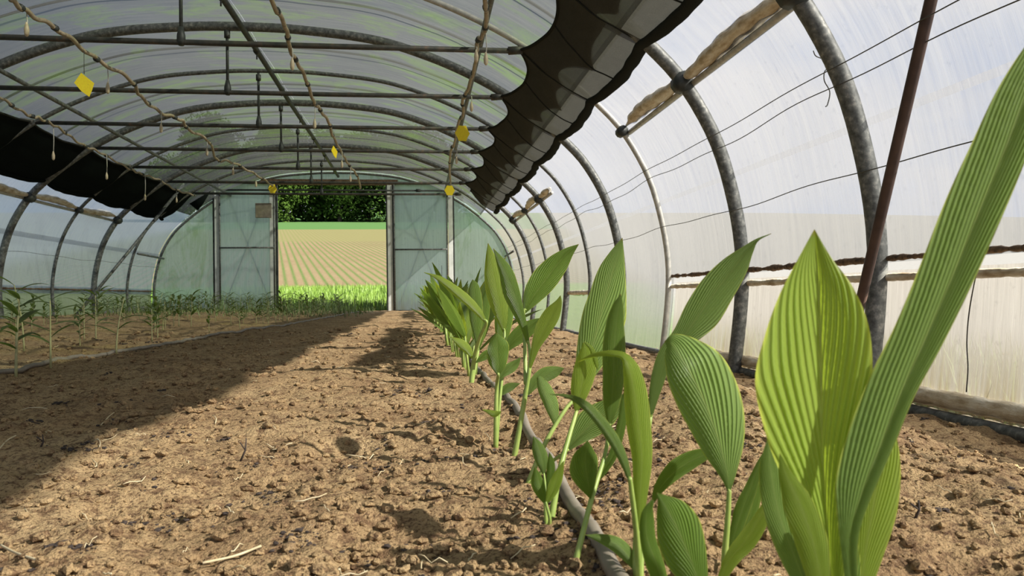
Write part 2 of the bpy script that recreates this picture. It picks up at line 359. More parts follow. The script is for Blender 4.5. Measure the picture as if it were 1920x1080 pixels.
# floor: the soil, a fan of rings that is finest at the camera
def build_floor():
    rings = [.18]
    while rings[-1] < 19.5: rings.append(rings[-1] * 1.0105)
    rings = np.array(rings); na = 560
    ang = np.linspace(R(-92), R(92), na)         # measured from +Y
    RR, AA = np.meshgrid(rings, ang, indexing='ij')
    X = RR * np.sin(AA); Y = RR * np.cos(AA)
    # keep inside the tunnel by squeezing to the walls
    X = np.clip(X, CX - 3.95, CX + 3.95); Y = np.clip(Y, -1, YE + .15)
    Z = soil_h(X, Y)
    nr = len(rings)
    idx = np.arange(nr * na).reshape(nr, na)
    q = np.stack([idx[:-1, :-1], idx[:-1, 1:], idx[1:, 1:], idx[1:, :-1]], -1).reshape(-1, 4)
    V = np.stack([X, Y, Z], -1).reshape(-1, 3)
    P = V[q]; area = np.linalg.norm(np.cross(P[:, 1] - P[:, 3], P[:, 2] - P[:, 0]), axis=1)
    q = q[area > 1e-9]
    me = bpy.data.meshes.new('floor'); me.from_pydata(V.tolist(), [], q.tolist()); me.materials.append(M['soil'])
    me.polygons.foreach_set('use_smooth', [True] * len(me.polygons)); me.update()
    o = bpy.data.objects.new('floor', me); COL.objects.link(o); o['kind'] = 'structure'
    o['label'] = 'loose sandy brown soil bed inside the tunnel'
    # the bed goes on behind the camera
    mb = MB(); n = 30
    xs = np.linspace(CX - 3.95, CX + 3.95, 40); ys = np.linspace(YB, .2, n)
    vs = [(x, y, hz(x, y) - .006 - (.03 if y > 0 else 0)) for y in ys for x in xs]
    fs = [(j * 40 + i, j * 40 + i + 1, (j + 1) * 40 + i + 1, (j + 1) * 40 + i) for j in range(n - 1) for i in range(39)]
    mb.add(vs, fs); o2 = mb.build('floor', M['soil']); o2['kind'] = 'structure'
build_floor()

# film skins -------------------------------------------------------------
def skin(name, side, q0, q1, y0, y1, m, ny=None, out=.05, sag=.02, label=None):
    """strip of film outside the hoops between arc lengths q0..q1 (measured from the ridge, side +1 right, -1 left)"""
    x, z, q = half_profile(171, out)
    ny = ny or max(2, int((y1 - y0) / .125) + 1)
    k = np.where((q >= q0 - .036) & (q <= q1 + .036))[0]
    dx = np.gradient(x); dz = np.gradient(z); L = np.hypot(dx, dz)
    vs, uv = [], []
    for j in range(ny):
        Y = y0 + (y1 - y0) * j / (ny - 1)
        ph = (Y - Y0) / SP; b = sag * math.sin(PI * (ph % 1)) ** 2
        for i in k:
            bb = -b + .006 * mnoise.noise(Vector((q[i] * 2.2, Y * 3.1, 3)))
            vs.append((CX + side * (x[i] - dz[i] / L[i] * bb), Y, z[i] + dx[i] / L[i] * bb)); uv.append((q[i] - q0, Y + 40))
    w = len(k)
    fs = [(j * w + i, j * w + i + 1, (j + 1) * w + i + 1, (j + 1) * w + i) for j in range(ny - 1) for i in range(w - 1)]
    mb = MB(); mb.add(vs, fs, uv); o = mb.build(name, m); tag(o, label, kind='structure'); return o
_x, _z, _q = half_profile(400)
def q_at_z(z): return float(_q[np.argmin(np.abs(_z - z))])
QR = q_at_z(1.78); QG = q_at_z(.46); QE = float(_q[-1])
Q0 = q_at_z(2.12)
for side in (1, -1):
    skin('ceiling', side, 0, Q0, YB, YE, M['film_roof'], label='dirty grey polythene roof film over the %s half' % ('right' if side > 0 else 'left'))
skin('wall_right', 1, Q0, QG, YB, Y0, M['film_wall'], label='milky film of the right wall above the vent slot')
skin('wall_right', 1, Q0, QE, Y0, YE, M['film_wall'], label='milky film of the right wall towards the far end')
skin('wall_right', 1, q_at_z(.37), QE, YB, Y0, M['film_skirt'], out=.07, sag=.0, label='stained lower skirt film of the right wall')
skin('wall_left', -1, Q0, QG, YB, YE, M['film_left'], label='bluish milky film of the left wall')
skin('wall_left', -1, q_at_z(.52), QE, YB, YE, M['film_skirt'], out=.07, sag=0, label='stained lower skirt film of the left wall')

skin('wall_right', 1, q_at_z(1.10), q_at_z(1.09), YB, YE, M['film_fold'], out=.035, sag=.01, label='whitish folded band in the film of the right wall')
skin('wall_left', -1, q_at_z(1.25), q_at_z(1.245), YB, YE, M['film_fold'], out=.035, sag=.01, label='whitish folded band in the film of the left wall')
# hoops ------------------------------------------------------------------
def radius_of(n):
    return .046 if n in (-3, -2, -1, 1, 3, 5) else .025
for n in range(-3, 8):
    Y = Y0 + n * SP; r = radius_of(n)
    x, z, q = half_profile(60, -.0)
    pts = [(CX - x[i], Y, z[i]) for i in range(59, 0, -1)] + [(CX + x[i], Y, z[i]) for i in range(60)]
    mb = MB(); tube(mb, [Vector(p) - Vector((CX, Y, 0)) for p in pts], r, 14)
    root = empty('greenhouse_hoop', (CX, Y, 0))
    mb.build('hoop_tube', M['steel'] if r > .03 else M['steel_pale'] if n in (0,) else M['steel'], root)
    for s in (-1, 1):
        if not ((s > 0 and n in (-2, -1, 0, 3, 4, 5)) or (s < 0 and n in (1, 2, 3, 4, 5))): continue
        c = MB(); zz = np.interp(1.70, z[::-1], x[::-1])
        tube(c, [(s * (zz - .02), -.05, 1.72), (s * (zz - .02), .05, 1.72)], r + .022, 10); c.build('clamp', M['dark'], root)
    w = 'thick' if r > .03 else 'slim'
    tag(root, '%s grey steel hoop across the tunnel, %s hoop counted from the far end' % (w, ORD[7 - n]), 'hoop', 'steel hoops of the tunnel')

# tie bars with their hanger rods -------------------------------------------
for n in range(0, 7):
    Y = Y0 + n * SP
    root = empty('tie_bar', (0, Y, 2.40))
    mb = MB(); tube(mb, [(-4.50, 0, 0), (-2.7, 0, -.004), (-.8, 0, -.004), (.90, 0, 0)], .024, 10)
    tube(mb, [(.80, 0, 0), (.92, 0, .01)], .036, 10); tube(mb, [(-4.42, 0, 0), (-4.56, 0, .02)], .036, 10)
    mb.build('bar', M['tie'], root)
    hg = MB(); tube(hg, [(-1.877, 0, .03), (-1.877, 0, .64)], .015, 8); hr = hg.build('hanger_rod', M['dark'], root)
    k = MB(); tube(k, [(-1.877, 0, -.03), (-1.877, 0, .0), (-1.877, 0, .05), (-1.877, 0, .12)], [.022, .036, .034, .018], 10); k.build('clamp', M['dark'], hr)
    k = MB(); tube(k, [(-1.877, 0, .55), (-1.877, 0, .62)], .03, 8); k.build('clamp', M['dark'], hr)
    tag(root, 'dark level tie bar with one hanger rod, %s tie bar counted from the camera' % ORD[n], 'tie bar', 'level tie bars under the roof')

# purlins ----------------------------------------------------------------------
def line_thing(name, pts, r, m, label, cat, group=None, seg=8, flat=1):
    mb = MB(); o0 = Vector(pts[0]); tube(mb, [Vector(p) - o0 for p in pts], r, seg, flat)
    o = mb.build(name, m); o.location = o0; tag(o, label, cat, group); return o
line_thing('ridge_purlin', [(CX, y, 3.0 + .01 * math.sin(y)) for y in np.linspace(YB, YE, 30)], .03, M['dark'], 'dark pipe running along under the ridge of the roof', 'purlin', seg=10)
for n in range(-1, 7):
    b_ = MB(); Y = Y0 + n * SP + .55; tube(b_, [(0, 0, .03), (0, 0, -.09)], .008, 6); tube(b_, [(0, -.03, .0), (0, .03, .0)], .036, 10)
    o = b_.build('pipe_clip', M['dark']); o.location = (CX, Y, 3.0)
    tag(o, 'small dark clip on the ridge pipe, %s clip counted from the camera' % ORD[n + 1], 'clip', 'clips on the ridge pipe')
line_thing('side_purlin', [(.56, YB, 2.55), (.58, 4, 2.55), (.60, 10, 2.55), (.62, YE, 2.55)], .024, M['steel'], 'grey roof pipe running lengthwise beside the lit shade cloth', 'purlin')
line_thing('side_purlin', [(-3.98, YB, 2.55), (-3.98, 8, 2.55), (-3.98, YE, 2.55)], .024, M['steel'], 'grey roof pipe running lengthwise beside the black shade cloth', 'purlin')

# rails with rolled film along the shoulders
def film_rail(side, y0, y1, label):
    root = empty('film_rail', (0, y0, 0)); x, z = 3.50, 1.74
    mb = MB(); tube(mb, [(CX + side * (x + .055), 0, z - .03), (CX + side * (x + .055), y1 - y0, z - .03)], .022, 8); mb.build('pipe', M['steel_pale'], root)
    mb = MB(); pts, rr = [], []
    for i in range(int((y1 - y0) / .06) + 1):
        y = i * .06; Y = y0 + y; ph = ((Y - Y0) / SP) % 1
        pts.append((CX + side * (x + .02 + .015 * math.sin(Y * 2.1)), y, z + .03 + .02 * math.sin(Y * 3.3 + 1)))
        rr.append((.028 + .040 * math.sin(PI * ph) ** .8 + .006 * math.sin(Y * 23)) * min(1, .25 + y * 3, .25 + (y1 - Y) * 3))
    tube(mb, pts, rr, 10, .75); mb.build('rolled_film', M['roll'], root)
    tag(root, label, 'film rail', 'rails with rolled film on the tunnel shoulders')
film_rail(1, 1.83, Y0, 'creased beige rolled film on the rail of the near right wall')
film_rail(1, 10.1, 14.4, 'short creased beige rolled film on the rail of the far right wall')
film_rail(-1, 6, Y0 + 5 * SP, 'creased beige rolled film on the rail under the black shade cloth')

# vent slot on the right wall
def rough_rail(name, side, y0, y1, z, r, m, label, cat, rag=.01, group=None, x=None):
    mb = MB(); pts, rr = [], []; xx = float(np.interp(-z, -_z, _x)) if x is None else x
    for i in range(int((y1 - y0) / .02) + 1):
        y = i * .02; pts.append((CX + side * (xx + .03), y, z + .35 * rag * mnoise.noise(Vector((y * 6, z, 1)))))
        rr.append(r + rag * (mnoise.noise(Vector((y * 9, 5, z))) + .7 * mnoise.noise(Vector((y * 45, 5, z)))))
    tube(mb, pts, rr, 8); o = mb.build(name, m); o.location = (0, y0, 0); tag(o, label, cat, group); return o
rough_rail('vent_rail', 1, YB, Y0, .452, .015, M['dirt'], 'dirt-crusted dark rail at the top of the vent slot', 'rail', .009)
rough_rail('film_roll', 1, YB, Y0, .362, .019, M['roll'], 'beige film roll along the bottom of the vent slot', 'film roll', .005)
rough_rail('film_roll', 1, Y0 + 2 * SP, Y0 + 3 * SP, .33, .03, M['roll'], 'short beige film roll low on the far right wall', 'film roll', .008)
rough_rail('vent_rail', -1, YB, YE, .50, .013, M['dirt'], 'brown dirty rail along the foot of the left wall', 'rail', .006)
rough_rail('film_roll', 1, YB, Y0, -.16, .038, M['roll'], 'long beige film roll at the foot of the right wall', 'film roll', .006, x=3.86)
o = line_thing('base_pipe', [(CX + 3.86, y, -.232) for y in np.linspace(YB, YE, 24)], .03, M['steel'], 'dark metal pipe on the ground under the right wall', 'pipe', seg=10)
mb = MB(); box(mb, CX + 3.80, CX + 4.05, YB, YE, -.5, -.262); o = mb.build('baseboard_right', M['dirt'], smooth=False); o['kind'] = 'structure'
mb = MB(); box(mb, CX - 4.05, CX - 3.86, YB, YE, -.3, .04); o = mb.build('baseboard_left', M['dirt'], smooth=False); o['kind'] = 'structure'

# wires on the walls
def wall_wire(side, z, y0, y1, label, wob=.01, r=.0028):
    xx = float(np.interp(-z, -_z, _x)) - .05
    pts = [(CX + side * xx, y, z + wob * math.sin(y * 2.3) + .6 * wob * math.sin(y * 5.1 + z)) for y in np.arange(y0, y1, .1)]
    line_thing('wire', pts, r, M['wire'], label, 'wire', 'wires strung along the walls', 5)
wall_wire(1, 1.35, YB, YE, 'upper thin wire along the right wall', .006)
wall_wire(1, 1.27, YB, YE, 'kinked thin wire just under the upper one on the right wall', .014)
wall_wire(1, .86, YB, YE, 'lowest thin wire along the right wall', .01)
wall_wire(-1, 1.0, YB, YE, 'thin wire along the left wall', .01)
# the loose curl of wire at the near hoop
cw = [(1525, 95), (1530, 105), (1545, 112), (1553, 125), (1546, 135), (1546, 152), (1556, 172), (1552, 195), (1548, 200)]
line_thing('wire_curl', [tuple(v) for v in catmull([tuple(atY(a, b, 3.45)) for a, b in cw], 40)], .003, M['wire'], 'loose dark curl of wire dangling at the near right hoop', 'wire', None, 5)
dw = [(1832, 505), (1818, 580), (1813, 640), (1815, 690), (1812, 735)]
line_thing('wire_curl', [tuple(v) for v in catmull([tuple(atX(a, b, CX + 3.80)) for a, b in dw], 30)], .0025, M['wire'], 'thin hanging wire on the stained skirt film at far right', 'wire', None, 5)

# braces
def wallpt(side, z, Y, inn=.075): return (CX + side * (float(np.interp(-z, -_z, _x)) - inn), Y, z)
bp = [wallpt(1, z, 3.40 - .43 * (z - .24), .09) for z in (-.2, .2, .5, .8, 1.1, 1.4, 1.75)]
a, b = atX(1600, 625, 2.06), atX(1748, -10, 1.98)
d_ = (b - a)
line_thing('brace_tube', [tuple(a - d_ * .22), tuple(a), tuple(b), tuple(b + d_ * .15)], .0235, M['rust'], 'rust brown slanting tube in front of the near right hoop', 'brace', seg=12)
a = atX(128, 610, -5.50); b = atY(345, 345, 15.0)
line_thing('brace_tube', [tuple(a), tuple(b)], .026, M['steel'], 'grey slanting tube crossing the left wall hoops', 'brace', seg=10)
line_thing('cross_bar', [wallpt(-1, 1.22, Y0 + 6 * SP), wallpt(-1, 1.2, YE)], .022, M['steel'], 'short level bar between the last two hoops, left wall', 'bar')
line_thing('cross_bar', [wallpt(1, 1.22, Y0 + 6 * SP), wallpt(1, 1.2, YE)], .022, M['steel'], 'short level bar between the last two hoops, right wall', 'bar')

# thin straps over the roof film, mid-bay
for n in range(-1, 7):
    x, z, q = half_profile(60, .075); k = q <= Q0 - .1; Y = Y0 + (n + .55) * SP
    x, z = x[k], z[k]; pts = [(-x[i], 0, z[i]) for i in range(len(x) - 1, 0, -1)] + [(x[i], 0, z[i]) for i in range(len(x))]
    mb = MB(); tube(mb, pts, .013, 6); o = mb.build('roof_strap', M['dark']); o.location = (CX, Y, 0)
    tag(o, 'thin dark strap over the roof film, %s strap counted from the camera' % ORD[n + 1], 'strap', 'straps over the roof film')

# ---------------------------------------------------------------- shade cloths
def shade(side, ya, yb, xt, zt, xb, zb, m, label, fold):
    root = empty('shade_cloth', (0, ya, 0))
    nb = 24
    def scal(Y): return abs(math.sin(PI * (((Y - Y0) / SP) % 1))) ** .75
    def surf(Y, t, off=0):
        s = scal(Y); s2 = .5 + .5 * mnoise.noise(Vector((Y * 1.3, side * 4, 2)))
        x0 = xt + (.17 if fold else .04) * s * (.8 + .4 * s2); z0 = zt - .045 * s
        x1 = xb + (.045 if fold else .06) * s; z1 = zb - (.035 if fold else .05) * s
        x = x0 + (x1 - x0) * t; z = z0 + (z1 - z0) * t - .07 * math.sin(PI * t) * (.5 + .6 * s) + off
        z += .012 * mnoise.noise(Vector((Y * 3, t * 4, 1)))
        return (CX + side * x, Y - ya, z)
    ny = int((yb - ya) / .05); mb = MB(); vs = []
    for j in range(ny + 1):
        Y = ya + (yb - ya) * j / ny
        tt = 1.0
        for i in range(nb + 1): vs.append(surf(Y, i / nb))
    w = nb + 1
    fs = [(j * w + i, j * w + i + 1, (j + 1) * w + i + 1, (j + 1) * w + i) for j in range(ny) for i in range(nb)]
    mb.add(vs, fs); mb.build('cloth', m, root)
    # hem cord at the upper edge, dark bundled roll at the lower edge
    h = MB(); tube(h, [surf(ya + (yb - ya) * j / ny, 0) for j in range(ny + 1)], .014, 7); h.build('hem', M['cloth_fold'], root)
    h = MB(); pts, rr = [], []
    for j in range(ny + 1):
        Y = ya + (yb - ya) * j / ny; p = surf(Y, 1.02); pts.append((p[0], p[1], p[2] - .01)); rr.append((.040 + .010 * scal(Y) + .016 * mnoise.noise(Vector((Y * 5, 3, 3)))) * (1 if fold else .75))
    tube(h, pts, rr, 10, .75); h.build('rolled_edge', M['cloth_fold'] if fold else m, root)
    # seams
    n0 = int(math.ceil((ya - Y0) / SP * 2))
    Y = Y0 + n0 * SP / 2
    while Y < yb:
        h = MB(); tube(h, [surf(Y, i / nb, -.004) for i in range(nb + 1)], .006, 5); h.build('seam', M['cloth_fold'], root); Y += SP / (2 if fold else 1)
    if fold:   # second layer lying on the cloth, its lower edge scalloped
        mb = MB(); vs = []
        for j in range(ny + 1):
            Y = ya + (yb - ya) * j / ny
            e = .78 + .08 * mnoise.noise(Vector((Y * 1.7, 7, 1))) - .24 * abs(math.sin(PI * (Y - Y0) / SP * 2 + .5 + .6 * math.sin(Y * 1.9))) ** .6 - .14 * (((Y - Y0) / SP) % 1)
            for i in range(nb + 1): vs.append(surf(Y, .02 + (e - .02) * i / nb, .02))
        mb.add(vs, fs); mb.build('folded_layer', M['cloth_fold'], root)
    tag(root, label, 'shade cloth'); return root
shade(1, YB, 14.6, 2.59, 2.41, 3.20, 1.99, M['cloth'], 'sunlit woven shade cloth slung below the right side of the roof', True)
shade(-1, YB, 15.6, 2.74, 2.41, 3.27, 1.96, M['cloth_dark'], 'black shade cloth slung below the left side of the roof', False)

# ---------------------------------------------------------------- end wall
def film_sheet(name, pts2, Y, m, nx=20, kind='structure', parent=None, label=None):
    """quad-gridded sheet with columns from (x, z0, z1)"""
    mb = MB(); vs, uv, nz = [], [], 14
    for (x, z0, z1) in pts2:
        for k in range(nz + 1):
            z = z1 + (z0 - z1) * k / nz; vs.append((x, Y + .02 * mnoise.noise(Vector((x * 2, z * 1.5, Y))), z)); uv.append((z1 - z if False else 2.7 - z, x + 30))
    w = nz + 1
    fs = [(j * w + i, j * w + i + 1, (j + 1) * w + i + 1, (j + 1) * w + i) for j in range(len(pts2) - 1) for i in range(nz)]
    mb.add(vs, fs, uv); o = mb.build(name, m, parent)
    if kind: o['kind'] = kind
    if label: o['label'] = label
    return o
_xo, _zo, _qo = half_profile(400, .05)
def prof_z(x): return float(np.interp(abs(x - CX), _xo[:int(np.argmax(_xo)) + 1], _zo[:int(np.argmax(_xo)) + 1]))
GZ = lambda x: float(soil_z(x, YE)) - .05
HDR = 2.80
xs = np.linspace(CX - 3.935, -4.33, 24); film_sheet('wall_end', [(x, GZ(x), prof_z(x)) for x in xs], YE + .03, M['film_end'], label='green tinted film of the end wall left of the doors')
xs = np.linspace(.81, CX + 3.935, 24); film_sheet('wall_end', [(x, GZ(x), prof_z(x)) for x in xs], YE + .03, M['film_end'], label='creased film of the end wall right of the doors')
xs = np.linspace(-4.33, .81, 24); film_sheet('wall_end', [(x, HDR, max(prof_z(x), HDR + .001)) for x in xs], YE + .03, M['film_end'], label='film of the end wall above the doors')
def post(name, x, w, d, z1, m, label, Y=YE, z0=None):
    mb = MB(); z0 = GZ(x) if z0 is None else z0; box(mb, -w / 2, w / 2, -d / 2, d / 2, 0, z1 - z0); o = mb.build(name, m, smooth=False); o.location = (x, Y, z0)
    mod = o.modifiers.new('bevel', 'BEVEL'); mod.width = .006; mod.segments = 2; tag(o, label, 'post', 'posts of the end wall'); return o
post('door_post', -4.35, .035, .06, 2.66, M['dark'], 'thin dark post left of the closed left door leaf')
post('door_post', -4.27, .11, .05, 2.66, M['post_pale'], 'pale post beside the left door leaf, outer side', YE - .03)
post('door_post', -3.03, .05, .06, HDR, M['dark'], 'dark jamb post on the left of the doorway', YE - .01)
post('door_post', -3.11, .11, .05, HDR, M['post_pale'], 'pale post beside the left jamb of the doorway', YE - .06)
post('door_post', -.655, .03, .07, HDR, M['dark'], 'narrow dark edge post on the right of the doorway', YE - .01)
post('door_post', -.585, .11, .06, HDR, M['post_pale'], 'pale jamb post on the right of the doorway', YE - .02)
post('door_post', -.51, .04, .07, HDR, M['dark'], 'dark post between right jamb and right door leaf', YE - .01)
post('door_post', .83, .035, .06, 2.62, M['dark'], 'thin dark post right of the right door leaf')
post('door_post', .76, .10, .04, 2.62, M['post_pale'], 'pale post beside the right door leaf, outer side', YE - .03)
mb = MB(); box(mb, -3.35, -.40, YE - .05, YE + .05, 2.80, 2.92); o = mb.build('trim_1', M['dirt'], smooth=False); o['kind'] = 'structure'; o['label'] = 'dark header beam above the doorway'
mb = MB(); tube(mb, [(-4.45, YE - .16, 2.66), (.92, YE - .16, 2.66)], .02, 8); tube(mb, [(-.0, YE - .19, 2.66), (.10, YE - .19, 2.66)], .035, 8); o = mb.build('trim_2', M['dark']); o['kind'] = 'structure'; o['label'] = 'thin dark sliding door track across the end wall'
def door_leaf(name, x0, x1, z1, zm, label):
    root = empty(name, ((x0 + x1) / 2, YE - .07, 0)); root['kind'] = 'structure'; root['label'] = label
    w = (x1 - x0) / 2; z0 = GZ((x0 + x1) / 2)
    film_sheet('door_film', [(x, z0, z1) for x in np.linspace(-w, w, 9)], .0, M['film_door'], kind=None, parent=root)
    f = MB()
    for a, b in (((-w, z0), (-w, z1)), ((w, z0), (w, z1)), ((-w, z1), (w, z1)), ((-w, z0 + .05), (w, z0 + .05))): tube(f, [(a[0], -.01, a[1]), (b[0], -.01, b[1])], .018, 8)
    f.build('door_frame', M['steel'], root)
    f = MB(); tube(f, [(-w, -.02, zm), (w, -.02, zm)], .018, 8); f.build('middle_rail', M['steel'], root)
    for a, b in (((-w + .1, z1 - .05), (w - .1, z0 + .2)), ((w - .1, z1 - .05), (-w + .1, z0 + .2))):
        f = MB(); tube(f, [(a[0], .03, a[1]), (b[0], .03, b[1])], .008, 6); f.build('cross_brace', M['steel'], root)
door_leaf('door_1', -4.21, -3.07, 2.82, 1.42, 'milky film door leaf left of the opening')
door_leaf('door_2', -.49, .68, 2.82, 1.36, 'milky film door leaf right of the opening')
f = MB(); tube(f, [(0, 0, 0), (0, 0, -.42)], .006, 6); tube(f, [(0, 0, -.42), (0, 0, -.50)], [.03, .03], 8); o = f.build('door_latch', M['dark']); o.location = (.55, YE - .12, 1.0); tag(o, 'thin dark rod with a small weight on the right door leaf', 'latch')
f = MB(); box(f, -.17, .17, -.02, .02, -.16, .16); o = f.build('notice_board', M['hose_grey'], smooth=False); o.location = (-3.28, YE - .14, 2.22)
bm_ = o.modifiers.new('bevel', 'BEVEL'); bm_.width = .01; tag(o, 'small grey-brown board on the left door leaf by the doorway', 'board')
# loose cloth corner at the far end of the black shade
f = MB(); a = [tuple(atY(x, y, 15.9)) for x, y in ((355, 382), (395, 358), (371, 395), (382, 380))]
f.add([a[0], a[1], a[2], a[3]], [(0, 2, 3), (0, 3, 1)]); o = f.build('cloth_flap', M['cloth_dark']); sm = o.modifiers.new('solid', 'SOLIDIFY'); sm.thickness = .01; tag(o, 'torn dark cloth corner hanging at the far left', 'cloth')

# ---------------------------------------------------------------- outside
def outside():
    m, n, l = mat('farmland'); out = n.new('ShaderNodeOutputMaterial'); t = n.new('ShaderNodeTexCoord').outputs['Object']; sep = n.new('ShaderNodeSeparateXYZ'); l.new(t, sep.inputs[0])
    Y = sep.outputs[1]; nA = noise(n, l, t, .5, 5, .6); nB = noise(n, l, t, 6, 5, .7); nC = noise(n, l, t, .12, 4, .6)
    g = mixc(n, l, nB, (.05, .105, .014), (.11, .18, .03))
    Yw = mth(n, l, 'ADD', Y, mth(n, l, 'MULTIPLY', mth(n, l, 'SUBTRACT', nA, .5), .8))
    # ploughed rows, turned a little from the tunnel's axis
    mp = n.new('ShaderNodeMapping'); mp.inputs['Rotation'].default_value = (0, 0, R(-10.5)); l.new(t, mp.inputs[0]); s2 = n.new('ShaderNodeSeparateXYZ'); l.new(mp.outputs[0], s2.inputs[0])
    row = mth(n, l, 'MULTIPLY', mth(n, l, 'ADD', mth(n, l, 'SINE', mth(n, l, 'MULTIPLY', s2.outputs[0], 2 * PI / .30)), 1), .5)
    soil = mixc(n, l, nA, (.105, .080, .048), (.155, .120, .075))
    gr = mth(n, l, 'MULTIPLY', mth(n, l, 'POWER', row, 2.5), mth(n, l, 'ADD', .05, mth(n, l, 'MULTIPLY', mth(n, l, 'ADD', nB, nA), .85)), True)
    fld = mixc(n, l, gr, soil, (.06, .09, .03))
    far = mixc(n, l, mth(n, l, 'MULTIPLY', row, .5), (.120, .108, .056), (.085, .10, .036))
    def stepf(edge, w=1.0):
        mr = n.new('ShaderNodeMapRange'); mr.inputs[1].default_value = edge - w; mr.inputs[2].default_value = edge + w; l.new(Yw, mr.inputs[0]); return mr.outputs[0]
    c = mixc(n, l, stepf(22.9, .4), g, fld); c = mixc(n, l, stepf(52, 1.5), c, far); c = mixc(n, l, stepf(80, 1.2), c, (.05, .10, .035))
    ax = mth(n, l, 'ABSOLUTE', mth(n, l, 'ADD', sep.outputs[0], 4.5)); mr = n.new('ShaderNodeMapRange'); mr.inputs[1].default_value = 5.5; mr.inputs[2].default_value = 8.5
    l.new(mth(n, l, 'SUBTRACT', ax, mth(n, l, 'MULTIPLY', Y, .16)), mr.inputs[0]); c = mixc(n, l, mr.outputs[0], c, (.17, .17, .165))
    p = n.new('ShaderNodeBsdfDiffuse'); l.new(c, p.inputs[0]); l.new(bump(n, l, nB, .6, .05), p.inputs['Normal']); l.new(p.outputs[0], out.inputs[0])
    M['land'] = m
outside()
def gz_out(x, Y):
    return -.06 + .12 * max(0, Y - YE) - .24 * float(sstep(1.0, 2.3, x)) * float(1 - sstep(YE - 4, YE + 4, Y)) + (-.0 if Y < 90 else 0) + .0
mb = MB(); xs = np.concatenate([np.linspace(-150, -6.2, 20), [-5.75, 2.32], np.linspace(2.8, 150, 20)]); ys = [-60, -30, -10, 0, 5, 10, 14, YE + .06, 18, 20, 23, 30, 40, 55, 80, 110, 150, 220, 300]
vs = [(x, y, gz_out(x, y) - (.0)) for y in ys for x in xs]; w = len(xs)
fs = []
for j in range(len(ys) - 1):
    for i in range(w - 1):
        if ys[j + 1] <= YE + .07 and xs[i] >= -5.8 and xs[i + 1] <= 2.4: continue      # the tunnel stands here
        fs.append((j * w + i, j * w + i + 1, (j + 1) * w + i + 1, (j + 1) * w + i))
mb.add(vs, fs); o = mb.build('ground', M['land']); o['kind'] = 'structure'; o['label'] = 'grass, ploughed field and crop strip rising behind the tunnel'

rng = random.Random(4)
def blades(name, n, area, h0, h1, m, label, cat, wid=.006, zf=None, lean=.35):
    mb = MB(); vs, fs = [], []
    for i in range(n):
        x, y = area(rng); z = zf(x, y) - .01; h = rng.uniform(h0, h1); a = rng.uniform(0, 2 * PI); l_ = rng.uniform(.05, lean) * h
        dx, dy = math.cos(a), math.sin(a); wx, wy = -dy * wid, dx * wid; b = len(vs)
        vs += [(x - wx, y - wy, z), (x + wx, y + wy, z), (x + dx * l_ * .35 + wx * .7, y + dy * l_ * .35 + wy * .7, z + h * .6), (x + dx * l_ * .35 - wx * .7, y + dy * l_ * .35 - wy * .7, z + h * .6), (x + dx * l_, y + dy * l_, z + h)]
        fs += [(b, b + 1, b + 2, b + 3), (b + 3, b + 2, b + 4)]
    mb.add(vs, fs); o = mb.build(name, m); tag(o, label, cat, kind='stuff'); return o
blades('grass', 16000, lambda r: (r.uniform(-6, 2), YE + .15 + 5 * r.random() ** 1.6), .08, .24, M['grass'], 'bright green grass growing outside the doorway', 'grass', .008, gz_out)
CL = [(-4.9, .3, .7), (-4.0, .25, 1.0), (-3.6, .3, .8), (-3.1, .25, .9), (-2.4, .3, .5), (-1.7, .3, .4), (-5.2, .2, .8)]
def weed_area(r):
    c = r.choice(CL); return max(-5.35, min(-.9, r.gauss(c[0], c[1]))), YE - .2 - 3.2 * r.random() ** 1.5
blades('weeds', 900, weed_area, .05, .46, M['weed'], 'tangled thin green weeds at the foot of the end wall', 'weeds', .005, lambda x, y: hz(x, y), 1.1)
blades('weeds', 1500, lambda r: (r.uniform(-5.3, -.9), YE - .2 - 5 * r.random() ** 1.3), .02, .14, M['weed'], 'low green weeds on the soil of the far left bed', 'weeds', .007, lambda x, y: hz(x, y), 1.2)
blades('grass', 2500, lambda r: (r.uniform(2.45, 3.6), r.uniform(1, 6.2)), .15, .40, M['grass'], 'green grass outside the right wall behind the vent slot', 'grass', .008, lambda x, y: gz_out(x, y))

# trees along the top of the field
def make_tree(seed, hgt, rad, nleaf):
    r = random.Random(seed); root = empty('tree')
    t = MB(); pts = [(0, 0, -.5), (.1, 0, hgt * .25), (-.1, .1, hgt * .5), (0, 0, hgt * .8)]; tube(t, pts, [.35, .28, .18, .06], 8)
    for k in range(6):
        a = r.uniform(0, 6.28); z = hgt * r.uniform(.3, .6); tube(t, [(0, 0, z), (math.cos(a) * rad * .4, math.sin(a) * rad * .4, z + hgt * .15), (math.cos(a) * rad * .7, math.sin(a) * rad * .7, z + hgt * .25)], [.14, .09, .03], 6)
    t.build('trunk', M['bark'], root)
    blobs = [(r.uniform(-.55, .55) * rad, r.uniform(-.55, .55) * rad, hgt * r.uniform(.03, .85), rad * r.uniform(.42, .68)) for _ in range(28)]
    vs, fs = [], []
    for i in range(nleaf):
        bx, by, bz, br = blobs[r.randrange(len(blobs))]
        d = Vector((r.gauss(0, 1), r.gauss(0, 1), r.gauss(0, 1))).normalized() * br * (r.random() ** .25)
        c = Vector((bx, by, bz)) + d; u = Vector((r.gauss(0, 1), r.gauss(0, 1), r.gauss(0, 1))).normalized(); v = u.orthogonal().normalized(); s = r.uniform(.16, .34)
        u = u * s; v = v * s * .6; b = len(vs); vs += [c - u, c + v, c + u, c - v]; fs.append((b, b + 1, b + 2, b + 3))
    f = MB(); f.add(vs, fs); f.build('foliage', M['tree'], root, smooth=False); return root
protos = [make_tree(s, 11 + s, 4.2 + .3 * s, 9500) for s in range(3)]
tx = [-37, -32.5, -28, -24, -20, -16, -12, -8, -4, 0, 4.5]
